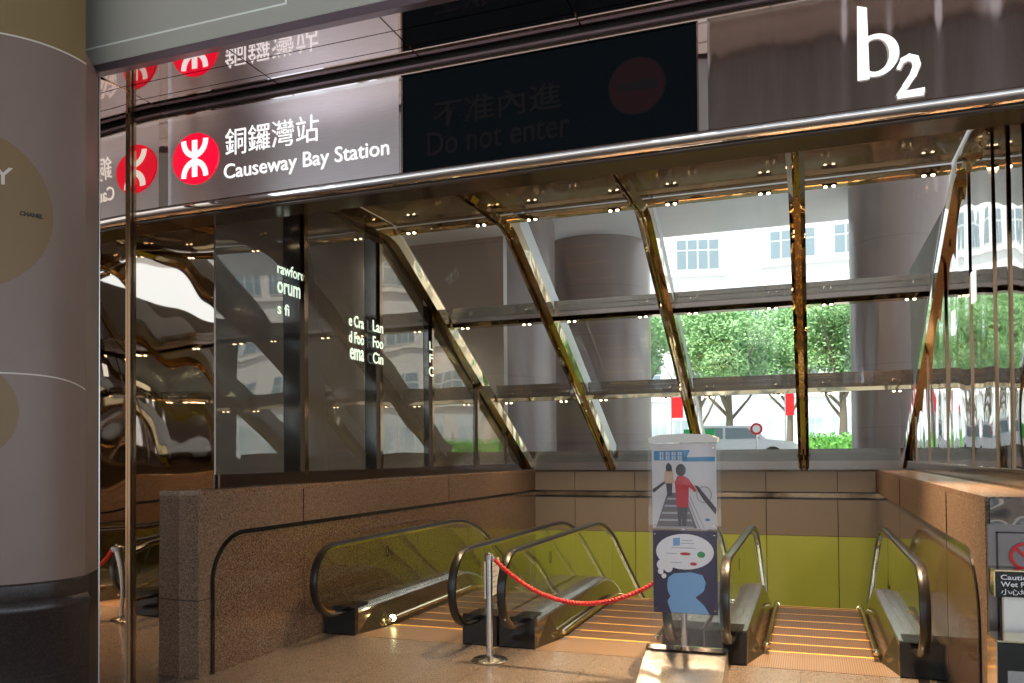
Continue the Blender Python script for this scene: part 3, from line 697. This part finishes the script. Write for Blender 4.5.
q = MB(); q.prism([(-0.28, 1.99), (0.28, 1.99), (0.285, 2.03), (0.20, 2.055), (0, 2.065), (-0.20, 2.055), (-0.285, 2.03)], -0.06, 0.07, 'Y', 'white_plastic'); q.build('top_cap', ps)
for x in (-0.245, 0.245):
    for z in (1.94, 1.30, 1.22, 0.60): q = MB(); q.lathe([(0, 0), (0.008, 0), (0.008, 0.006)], (x, -0.02, z), 'steel', 8); q.build('screw', ps)
# upper poster: escalator safety picture
q = MB(); PX0, PX1 = -0.265, 0.265; q.box(PX0, PX1, -0.004, 0.004, 1.27, 1.985, 'poster_white'); up_ = q.build('upper_poster', ps)
q = MB(); f = lambda u, v: (PX0 + u * 0.53, 1.985 - v * 0.715); yy = -0.0045
P_ = lambda l: [f(*p) for p in l]
flat(q, P_([(0.03, 0.09), (0.60, 0.08), (0.53, 0.20), (0.03, 0.20)]), yy, 'poster_blue'); flat(q, P_([(0.50, 0.165), (0.985, 0.16), (0.985, 0.215), (0.48, 0.215)]), yy, 'poster_blue')
flat(q, P_([(0.24, 0.58), (0.50, 0.58), (0.70, 0.995), (0.05, 0.995)]), yy, 'poster_stair')
for k in range(5):
    v = 0.64 + k * 0.083; flat(q, P_([(0.24 - 0.045 * k, v), (0.52 + 0.03 * k, v), (0.52 + 0.035 * k, v + 0.022), (0.235 - 0.045 * k, v + 0.022)]), yy - 0.0003, 'poster_grey')
flat(q, P_([(0.0, 0.545), (0.22, 0.43), (0.24, 0.45), (0.02, 0.585)]), yy - 0.0003, 'poster_dark')
flat(q, P_([(0.66, 0.49), (0.72, 0.50), (1.0, 0.76), (0.985, 0.83), (0.80, 0.66)]), yy - 0.0003, 'poster_dark')
flat(q, P_([(0.52, 0.60), (0.72, 0.995), (0.75, 0.995), (0.545, 0.60)]), yy - 0.0003, 'poster_grey'); flat(q, P_([(0.58, 0.62), (0.80, 0.995), (0.815, 0.995), (0.60, 0.62)]), yy - 0.0003, 'poster_grey')
# the two printed riders
flat(q, P_([(0.22, 0.26), (0.26, 0.225), (0.31, 0.26), (0.32, 0.33), (0.22, 0.33)]), yy - 0.0006, 'poster_dark')
flat(q, P_([(0.20, 0.33), (0.33, 0.33), (0.35, 0.46), (0.30, 0.48), (0.22, 0.48), (0.185, 0.43)]), yy - 0.0006, 'poster_skin')
flat(q, P_([(0.22, 0.47), (0.32, 0.47), (0.31, 0.62), (0.24, 0.62)]), yy - 0.0008, 'poster_dark')
flat(q, [(f(0.455, 0.32)[0] + 0.042 * math.cos(a), f(0.455, 0.315)[1] + 0.052 * math.sin(a)) for a in [2 * PI * k / 20 for k in range(20)]], yy - 0.0008, 'poster_dark')
flat(q, P_([(0.40, 0.385), (0.52, 0.385), (0.58, 0.42), (0.70, 0.55), (0.67, 0.575), (0.58, 0.51), (0.565, 0.75), (0.385, 0.75), (0.36, 0.45)]), yy - 0.0010, 'poster_red')
flat(q, P_([(0.39, 0.745), (0.56, 0.745), (0.53, 0.97), (0.47, 0.97), (0.46, 0.85), (0.45, 0.97), (0.41, 0.97)]), yy - 0.0009, 'poster_dark')
for k in range(24):
    a, c = 2 * PI * k / 24, 2 * PI * (k + 1) / 24; cx_, cz2 = f(0.81, 0.60)
    flat(q, [(cx_ + 0.062 * math.cos(a), cz2 + 0.068 * math.sin(a)), (cx_ + 0.062 * math.cos(c), cz2 + 0.068 * math.sin(c)), (cx_ + 0.058 * math.cos(c), cz2 + 0.064 * math.sin(c)), (cx_ + 0.058 * math.cos(a), cz2 + 0.064 * math.sin(a))], yy - 0.0012, 'poster_dark')
flat(q, [(f(0.86, 0.89)[0] + 0.022 * math.cos(a), f(0.86, 0.89)[1] + 0.012 * math.sin(a)) for a in [2 * PI * k / 16 for k in range(16)]], yy - 0.0006, 'poster_blue')
q.build('poster_picture', up_)
q = MB(); letters(q, '握緊扶手', f(0.12, 0)[0], f(0.46, 0)[0], f(0, 0.145)[1], f(0, 0.10)[1], '-Y', yy, 'poster_pale', 0.0, 0.0006) if False else None
for k in range(4):      # blocky white title characters, too coarse to read in the photograph
    for r_ in range(2):
        u0 = 0.12 + k * 0.095; v0 = 0.10 + r_ * 0.05
        for (a, c, d, e) in ((0, 0.07, 0.005, 0.012), (0, 0.07, 0.03, 0.037), (0.01, 0.02, 0, 0.042), (0.05, 0.06, 0.008, 0.042)):
            flat(q, P_([(u0 + a, v0 + d), (u0 + c, v0 + d), (u0 + c, v0 + e), (u0 + a, v0 + e)]), yy - 0.0012, 'poster_pale')
q.build('poster_title', up_)
# lower poster
q = MB(); q.box(-0.265, 0.265, -0.004, 0.004, 0.565, 1.255, 'poster_navy'); lp = q.build('lower_poster', ps)
g = lambda u, v: (-0.265 + u * 0.53, 1.255 - v * 0.69)
G_ = lambda l: [g(*p) for p in l]
def blob(u, v, ru, rv, m, d, n=28): flat(q, [(g(u, v)[0] + ru * 0.53 * math.cos(2 * PI * k / n), g(u, v)[1] + rv * 0.69 * math.sin(2 * PI * k / n)) for k in range(n)], yy - d, m)
q = MB()
blob(0.50, 0.255, 0.45, 0.215, 'poster_pale', 0.0004)
for u, v, r_ in ((0.14, 0.42, 0.08), (0.24, 0.455, 0.07), (0.12, 0.50, 0.045), (0.17, 0.555, 0.038)): blob(u, v, r_, r_ * 0.8, 'poster_pale', 0.0005 + u * 0.0002)
flat(q, G_([(0.32, 0.095), (0.43, 0.085), (0.43, 0.18), (0.32, 0.19)]), yy - 0.0008, 'poster_sky')
blob(0.755, 0.285, 0.062, 0.038, 'poster_green', 0.0008); blob(0.51, 0.28, 0.085, 0.018, 'poster_red', 0.0008); blob(0.635, 0.40, 0.055, 0.02, 'poster_red', 0.0008)
for (u, v, wd) in ((0.53, 0.115, 0.10), (0.53, 0.15, 0.12), (0.45, 0.205, 0.22), (0.28, 0.275, 0.10), (0.35, 0.385, 0.10)):
    flat(q, G_([(u - wd / 1.4, v), (u + wd, v), (u + wd, v + 0.008), (u - wd / 1.4, v + 0.008)]), yy - 0.0009, 'poster_grey')
q.build('speech_bubble', lp)
q = MB()   # plain rounded pale-blue shapes stand in for the printed mascot
flat(q, G_([(0.22, 0.66), (0.24, 0.57), (0.33, 0.52), (0.60, 0.50), (0.77, 0.53), (0.82, 0.62), (0.79, 0.72), (0.66, 0.80), (0.80, 0.90), (0.87, 0.995), (0.28, 0.995), (0.22, 0.86), (0.27, 0.80), (0.23, 0.74)]), yy - 0.0004, 'poster_sky')
q.build('blue_shape', lp)

# ------------------------------------------------------------------ right front: steel front, caution holder, bag dispenser
q = MB(); q.box(1.045, 3.2, 5.86, 5.90, 0, ZT - 0.17, 'grey_panel')
cf = structure(q.build('trim_5'))
q = MB(); q.box(1.06, 3.2, 5.855, 5.90, ZT - 0.17, ZT - 0.01, 'dim_mirror'); q.build('mirror_strip', cf)
q = MB()
q.box(1.09, 3.1, 5.853, 5.862, ZT - 0.225, ZT - 0.215, 'dark_steel'); q.box(1.09, 1.10, 5.853, 5.862, 0.02, ZT - 0.215, 'dark_steel'); q.build('panel_frame', cf)
t = thing('prohibition_sticker', 'round red prohibition sign on the grey steel front', 'sign', (1.245, 5.852, 1.245))
q = MB()
for k in range(32):
    a, c = 2 * PI * k / 32, 2 * PI * (k + 1) / 32
    q.prism([(0.085 * math.cos(a), 0.085 * math.sin(a)), (0.085 * math.cos(c), 0.085 * math.sin(c)), (0.066 * math.cos(c), 0.066 * math.sin(c)), (0.066 * math.cos(a), 0.066 * math.sin(a))], -0.003, 0, 'Y', 'sign_red')
q.build('ring', t)
q = MB(); q.prism([(-0.055, 0.042), (-0.042, 0.055), (0.055, -0.042), (0.042, -0.055)], -0.004, 0, 'Y', 'sign_red'); q.build('slash', t)
t = thing('caution_sign', 'black caution wet floor sign with white lettering by the right wall', 'sign', (1.055, 5.72, 0.03))
q = MB(); q.box(0, 0.36, 0, 0.10, 0.98, 1.135, 'black_gloss', 0.004); q.box(-0.006, 0.366, -0.004, 0.10, 1.135, 1.143, 'rail_steel'); q.box(-0.007, 0.0, -0.004, 0.1, 0.98, 1.14, 'rail_steel'); q.build('sign_box', t)
q = MB()
letters(q, 'Caution', 0.03, 0.20, 1.085, 1.115, '-Y', -0.001, 'poster_pale', 0.01, 0.002); letters(q, 'Wet Floor', 0.03, 0.24, 1.043, 1.073, '-Y', -0.001, 'poster_pale', 0.01, 0.002)
letters(q, '小心地滑', 0.03, 0.23, 0.993, 1.030, '-Y', -0.001, 'poster_pale', 0.004, 0.002); q.build('lettering', t)
q = MB(); q.box(0.05, 0.36, 0.03, 0.08, 0.70, 0.98, 'white_plastic'); q.build('paper_holder', t)
q = MB(); q.box(0.12, 0.16, 0.07, 0.11, 0.0, 0.98, 'dark_steel'); q.box(0.06, 0.24, 0.02, 0.12, 0.0, 0.012, 'dark_steel'); q.build('post', t)
t = thing('umbrella_bag_bin', 'dark steel bin with gilt edge below the caution sign', 'bin', (1.0, 5.40, 0.0))
q = MB(); q.box(0, 0.36, 0, 0.26, 0.02, 0.80, 'dark_steel', 0.006); q.build('body', t)
q = MB(); q.box(-0.006, 0.0, -0.004, 0.26, 0.02, 0.805, 'rail_steel'); q.box(-0.006, 0.366, -0.004, 0.26, 0.80, 0.81, 'rail_steel'); q.build('edge_trim', t)
q = MB(); q.box(0.05, 0.32, -0.005, 0.0, 0.10, 0.64, 'steel'); q.build('front_panel', t)
q = MB(); q.box(0.02, 0.34, 0.02, 0.24, 0.0, 0.02, 'rubber'); q.build('foot', t)

# ------------------------------------------------------------------ big round column on the left
CX, CY, CR = -5.57, 4.45, 0.615
PHI = math.radians(9.3)
t = thing('column', 'large round column with tan discs and dark stone base', 'column', (CX, CY, 0))
q = MB(); q.lathe([(CR, 1.03), (CR, 4.80)], (0, 0, 0), 'column_paint', 96, PHI - 5.2, PHI); q.build('shaft', t)
q = MB(); q.lathe([(CR, 4.80), (CR, 8.2)], (0, 0, 0), 'column_top', 96, PHI - 5.2, PHI); q.build('upper_shaft', t)
q = MB(); q.lathe([(CR + 0.002, 4.795), (CR + 0.004, 4.797), (CR + 0.004, 4.806), (CR + 0.002, 4.808)], (0, 0, 0), 'column_line', 96, PHI - 5.2, PHI); q.build('upper_ring', t)
q = MB(); q.lathe([(CR + 0.03, 0), (CR + 0.03, 0.83), (CR + 0.045, 0.85), (CR + 0.045, 0.89), (CR + 0.02, 0.93), (CR + 0.03, 0.97), (CR + 0.03, 1.04), (CR, 1.05)], (0, 0, 0), 'dark_stone', 96, PHI - 5.2, PHI)
q.lathe([(CR + 0.032, 0.40), (CR + 0.032, 0.407)], (0, 0, 0), 'gap', 96, PHI - 5.2, PHI); q.build('stone_base', t)
def on_col(a, z, d=0.0):     # a = arc length along the surface measured from the point facing +X
    th = a / CR; return ((CR + d) * math.cos(th), (CR + d) * math.sin(th), z)
def disc(ca, cz_, r, nm, lab=None):
    q = MB(); vs = [on_col(ca, cz_, 0.003)]; R1 = 8; N = 48; fs = []
    for i in range(1, R1 + 1):
        for k in range(N): g_ = 2 * PI * k / N; vs.append(on_col(ca + r * i / R1 * math.cos(g_), cz_ + r * i / R1 * math.sin(g_), 0.003))
    for k in range(N): fs.append((0, 1 + k, 1 + (k + 1) % N))
    for i in range(R1 - 1):
        for k in range(N): a = 1 + i * N; fs.append((a + k, a + N + k, a + N + (k + 1) % N, a + (k + 1) % N))
    q.add(vs, fs, 'column_tan', True); o = q.build(nm, t); return o
d1 = disc(-0.72, 3.585, 0.553, 'printed_disc'); d2 = disc(-0.72, 2.22, 0.345, 'printed_disc')
q = MB(); vs = []; N = 60
for k in range(N + 1):
    u = k / N; a = -0.60 + u * 0.70; z = 2.483 - 0.085 * (u ** 4); vs += [on_col(a, z - 0.005, 0.004), on_col(a, z + 0.005, 0.004)]
q.add(vs, [(2 * i, 2 * i + 2, 2 * i + 3, 2 * i + 1) for i in range(N)], 'column_line', True); q.build('printed_line', t)
q = MB()
letters(q, 'Y', -0.53, -0.414, 3.765, 3.885, None, 0, 'column_line', 0.01, fn=lambda a, b_, d: on_col(a, b_, 0.004 + d * 0.3))
letters(q, 'CHANEL', -0.375, -0.232, 3.568, 3.600, None, 0, 'ink', 0.05, fn=lambda a, b_, d: on_col(a, b_, 0.004 + d * 0.3))
q.build('lettering', d1)
q = MB()
P0 = (-4.962, 4.55); P1 = (-5.150, 4.838)
q.prism([P0, P1, (-5.4, 4.84), (-5.3, 4.5)], 0.0, SOF, 'Z', 'column_paint'); rp_ = structure(q.build('trim_6'))
q = MB(); q.prism([(P0[0] + 0.006, P0[1] - 0.002), (P1[0] + 0.006, P1[1]), (-5.4, 4.845), (-5.3, 4.5)], 0.0, 1.05, 'Z', 'dark_stone'); q.build('stone_foot', rp_)
q = MB(); q.tube([(P1[0] + 0.008, P1[1], 0), (P1[0] + 0.008, P1[1], SOF)], 0.008, 'steel', 8); q.build('corner_bead', rp_)

# ------------------------------------------------------------------ twin spotlights on the glazing beams
ORD = ['first', 'second', 'third', 'fourth', 'fifth']
spot0 = None
def make_spot():
    t = thing('twin_spotlight')
    q = MB(); q.box(-0.075, 0.075, -0.03, 0.03, -0.02, 0.0, 'dark_steel', 0.004); q.build('housing', t)
    for x in (-0.042, 0.042):
        q = MB(); q.lathe([(0, -0.034), (0.012, -0.032), (0.020, -0.024), (0.022, -0.016)], (x, -0.012, 0), 'bulb', 10); q.build('bulb', t)
    return t
rows = [('top', 9.40, 4.775, 45), ('middle', 11.13, 3.795, 45), ('lowest', 12.98, 2.795, 45)]
for rn, y, z, en in rows:
    for k, x in enumerate(MUL):
        for sd in (-1, 1):
            if (k == 0 and sd < 0) or (k == 4 and sd > 0): continue
            o = spot0 if (spot0 and False) else None
            if spot0 is None: o = spot0 = make_spot()
            else: o = copy_tree(spot0) if not any(c.type == 'LIGHT' for c in spot0.children) else None
            if o is None:
                o = spot0.copy(); C.objects.link(o)
                for ch in spot0.children:
                    if ch.type != 'LIGHT':
                        c = ch.copy(); C.objects.link(c); c.parent = o
            o.location = (x + sd * 0.335 * (1 if 0 < k < 4 else 0.9), y, z)
            tag(o, 'lit bulb pair under the %s glazing beam, just %s of %s mullion from left' % (rn, 'left' if sd < 0 else 'right', ORD[k]), 'spotlight', 'twin spotlights on the glazing beams')
            light('SPOT', 'spot_beam', (0, -0.02, -0.05), en, WARM, parent=o, direction=(0, 0.12 if rn != 'top' else -0.15, -1), size=0.03, angle=2.3, blend=0.8)

# recessed downlights in the beam behind the fascia
dl0 = None
for i, (x, dy) in enumerate(((-4.2, 8.3), (-3.1, 7.8), (-1.9, 7.6), (0.1, 7.7))):
    if dl0 is None:
        dl0 = thing('recessed_downlight'); q = MB(); q.lathe([(0.0, 0.0), (0.05, 0.0), (0.065, -0.006), (0.07, 0.0)], (0, 0, 0), 'steel', 20); q.build('trim_ring', dl0)
        q = MB(); q.lathe([(0.0, -0.003), (0.045, -0.003)], (0, 0, 0), 'bulb', 20); q.build('lens', dl0); o = dl0; src = list(dl0.children)
    else:
        o = dl0.copy(); C.objects.link(o)
        for ch in src: c = ch.copy(); C.objects.link(c); c.parent = o
    o.location = (x, dy, 4.865)
    tag(o, '%s recessed downlight from the left in the flat glass ceiling' % ORD[i], 'downlight', 'recessed downlights in the flat glass ceiling')
    light('SPOT', 'downlight_beam', (0, 0, -0.03), (60, 500, 3400, 3000)[i], WARM, parent=o, direction=(0, -0.1, -1), size=0.04, angle=1.25, blend=0.9)
# lamp tubes lighting the lower shaft under the back wall
t = thing('wall_washer', 'linear lamp under the lower edge of the green back wall', 'lamp', (-1.95, 15.3, -1.2))
q = MB(); q.box(-2.6, 2.6, -0.03, 0.03, 0, 0.05, 'glow_green'); q.build('tube', t)
light('AREA', 'washer_light', (0, 0, -0.02), 60, (0.95, 1, 0.7), parent=t, size=(5.0, 0.2))

# ------------------------------------------------------------------ street beyond the glazing
q = MB(); q.box(-60, 60, 15.3, 90, 1.3, 1.5, 'asphalt'); structure(q.build('floor_street'))
for (x, y, r, lb) in ((-7.55, 18.9, 1.75, 'broad grey round column outside, leftmost beyond the glazing'), (-5.45, 22.0, 1.45, 'grey round column outside, second from the left beyond the glazing'), (1.85, 19.2, 0.98, 'dark grey round column outside the right end of the glazing')):
    t = thing('outdoor_column', lb, 'column', (x, y, 1.5), 'outdoor columns under the canopy')
    q = MB(); q.lathe([(r, 0), (r, 6.1 if y < 21 else 12)], (0, 0, 0), 'outer_column', 64); q.build('shaft', t)
    q = MB(); q.lathe([(r + 0.06, 0), (r + 0.06, 0.25), (r, 0.3)], (0, 0, 0), 'dark_stone', 64); q.build('plinth', t)
q = MB(); q.box(-16, -9.2, 20.2, 21.5, 1.5, 7.6, 'outer_column'); structure(q.build('wall_outer'))

def building(x0, x1, y, z1, m, label, rows_, cols, wz=1.5, ang=0.0):
    t = thing('office_building', label, 'building', (x0, y, 1.5)); t.rotation_euler.z = ang
    W = x1 - x0; q = MB(); q.box(0, W, 0, 12, 0, z1, m); q.build('facade', t)
    fl = (z1 - 3.5) / rows_; cw = W / cols
    for c_ in range(cols * 2):
        q = MB(); a = c_ * cw / 2 + 0.15; q.box(a, a + cw / 2 - 0.3, -0.10, 0.02, 0.25, 3.1, 'building_frame')
        for k in range(3): q.box(a + 0.1 + k * (cw / 2 - 0.4) / 3, a + (k + 1) * (cw / 2 - 0.4) / 3, -0.12, 0, 0.4, 2.4, 'shop_glass')
        q.build('shopfront', t)
    for r_ in range(rows_):
        for c_ in range(cols):
            a = c_ * cw + cw * 0.14; c = (c_ + 1) * cw - cw * 0.14; z = 4.0 + r_ * fl
            q = MB(); q.box(a, c, -0.06, 0.02, z, z + wz, 'building_frame')
            nb = 4
            for k in range(nb):
                u0 = a + (c - a) * (k + 0.08) / nb; u1 = a + (c - a) * (k + 0.92) / nb; q.box(u0, u1, -0.08, 0, z + 0.08, z + wz * 0.62, 'building_window'); q.box(u0, u1, -0.08, 0, z + wz * 0.68, z + wz - 0.06, 'building_window')
            q.build('window', t)
        q = MB(); q.box(0, W, -0.25, 0.0, 3.6 + r_ * fl, 3.75 + r_ * fl, m); q.build('ledge', t)
building(-22, -4.0, 47, 34, 'building_white', 'white office block with window bands across the street', 8, 5, 1.9, math.radians(14))
building(-2.5, 8, 50, 34, 'building_white', 'white block with single windows, right of the window-band block', 8, 3, 1.7, math.radians(-4))
building(9, 30, 48, 30, 'building_beige', 'beige street block farthest right beyond the glazing', 7, 5, 1.7)

def leaf_cloud(q, c, rx, ry, rz, n, m, s=0.16):
    for _ in range(n):
        while True:
            u = [random.uniform(-1, 1) for _ in range(3)]; r_ = sum(v * v for v in u)
            if 0.25 < r_ < 1: break
        p = Vector((c[0] + u[0] * rx, c[1] + u[1] * ry, c[2] + u[2] * rz))
        a = Vector([random.uniform(-1, 1) for _ in range(3)]).normalized(); b_ = a.orthogonal().normalized()
        k = s * random.uniform(0.6, 1.3)
        q.add([p - a * k, p + b_ * k * 0.5, p + a * k, p - b_ * k * 0.5], [(0, 1, 2, 3)], m)
def tree(x, y, h, lb):
    t = thing('street_tree', lb, 'tree', (x, y, 1.5), 'street trees beyond the glazing')
    q = MB(); q.tube([(0, 0, 0), (0.05, 0, h * 0.25), (0, 0.1, h * 0.5)], [0.16, 0.12, 0.09], 'bark', 10)
    q.build('trunk', t)
    for k in range(6):
        a = k * 1.05 + random.random() * 0.4; l = random.uniform(1.0, 1.7); z0 = h * random.uniform(0.2, 0.42)
        q = MB(); q.tube([(0.03, 0, z0), (math.cos(a) * l * 0.5, math.sin(a) * l * 0.5, z0 + l * 0.55), (math.cos(a) * l, math.sin(a) * l, z0 + l * 1.35)], [0.065, 0.045, 0.02], 'bark', 7); q.build('branch', t)
    q = MB()
    for k in range(11):
        a = random.random() * 6.28; r_ = random.uniform(0, 1.0)
        leaf_cloud(q, (math.cos(a) * r_, math.sin(a) * r_, h * random.uniform(0.52, 0.86)), random.uniform(0.8, 1.3), random.uniform(0.8, 1.3), random.uniform(0.55, 0.9), 1500, 'leaf', 0.075)
    q.build('crown', t)
tree(-6.4, 31, 6.6, 'green street tree farthest left, partly behind the round column')
tree(-2.7, 30, 6.3, 'green street tree with bare forked trunk in the centre of the glazing')
tree(-4.6, 37, 7.0, 'taller green street tree in the back row, left of centre')
tree(-0.8, 37, 7.2, 'taller green street tree in the back row, between the front ones')
tree(3.0, 37, 7.0, 'taller green street tree in the back row, farthest right')
tree(1.1, 31, 6.6, 'green street tree just left of the right-hand round column')
t = thing('hedge', 'clipped bright green hedge by the pavement outside', 'hedge', (0.9, 27, 1.5))
q = MB(); q.box(-1.1, 1.6, -0.3, 0.3, 0, 0.25, 'building_beige'); q.build('planter', t)
q = MB(); q.box(-1.0, 1.5, -0.22, 0.22, 0.2, 0.85, 'hedge_leaf')
for k in range(8): leaf_cloud(q, (-0.85 + k * 0.32, 0, 0.62), 0.3, 0.34, 0.42, 260, 'hedge_leaf', 0.06)
q.build('foliage', t)
t = thing('parked_car', 'pale car passing behind the bare tree trunk', 'car', (-4.4, 27.5, 1.5))
q = MB(); q.prism([(0, 0.25), (4.1, 0.25), (4.15, 0.62), (3.9, 0.75), (3.1, 0.84), (2.6, 1.28), (1.1, 1.30), (0.5, 0.86), (0.05, 0.78)], 0, 1.7, 'Y', 'van_body'); q.build('body', t)
for a_ in ([(0.72, 0.86), (1.15, 1.22), (1.75, 1.22), (1.75, 0.86)], [(1.83, 0.86), (1.83, 1.22), (2.52, 1.20), (2.92, 0.86)]):
    q = MB(); q.prism(a_, -0.012, 0.0, 'Y', 'building_window'); q.build('side_window', t)
for x in (0.75, 3.3):
    q = MB(); q.prism([(x + 0.3 * math.cos(a), 0.3 + 0.3 * math.sin(a)) for a in [2 * PI * k / 20 for k in range(20)]], -0.02, 0.2, 'Y', 'rubber'); q.build('wheel', t)
t = thing('road_sign', 'round red-rimmed road sign on a post in front of the pale car', 'sign', (-1.55, 26.8, 1.5))
q = MB(); q.tube([(0, 0, 0), (0, 0, 1.2)], 0.03, 'steel'); q.build('post', t)
q = MB(); q.prism(ell(0, 1.15, 0.19, 0.19, 24), -0.05, -0.03, 'Y', 'sign_red'); q.prism(ell(0, 1.15, 0.12, 0.12, 24), -0.06, -0.05, 'Y', 'paper'); q.build('sign_face', t)
t = thing('shop_sign', 'small green shop sign above the poster stand, outside', 'sign', (-3.7, 26, 1.5))
q = MB(); q.box(0, 0.95, 0, 0.1, 0.7, 1.15, 'street_green'); q.build('sign_face', t)
q = MB(); q.tube([(0.5, 0.05, 0), (0.5, 0.05, 0.7)], 0.04, 'steel'); q.build('post', t)
for i, (x, wd, m, lb) in enumerate(((-5.5, 0.5, 'sign_red', 'red banner hanging left of the forked tree'), (-0.9, 0.35, 'sign_red', 'red banner hanging right of the forked tree'))):
    t = thing('street_banner', lb, 'banner', (x, 35, 1.5), 'red banners across the street')
    q = MB(); q.tube([(0, 0.03, 0), (0, 0.03, 3.2)], 0.03, 'steel'); q.build('pole', t); q = MB(); q.box(0.03, wd, 0, 0.03, 1.9, 3.1, m); q.build('cloth', t)

# ------------------------------------------------------------------ street side behind the camera (seen in the mirrors)
q = MB(); q.box(-40, 40, -40, -8, -0.3, -0.12, 'asphalt'); structure(q.build('floor_road'))
building(-26, -8, -30, 24, 'building_beige', 'beige block across the road behind the viewer, left of the gap', 6, 5, 1.7)
building(-5, 14, -30, 20, 'building_white', 'white block across the road behind the viewer, right of the gap', 5, 5, 1.7)
for o in list(bpy.data.objects):
    if o.type == 'EMPTY' and o.get('category') == 'building' and o.location.y < 0:
        o.rotation_euler.z = PI; o.location.x += 18 if o.location.x < -20 else 19; o.location.z = -0.12
q = MB(); q.box(-16, 12, -5.0, 4.76, 6.4, 6.9, 'sky_block'); structure(q.build('ceiling_sky_block'))  # unseen slab added above the camera side to cut skylight on the front
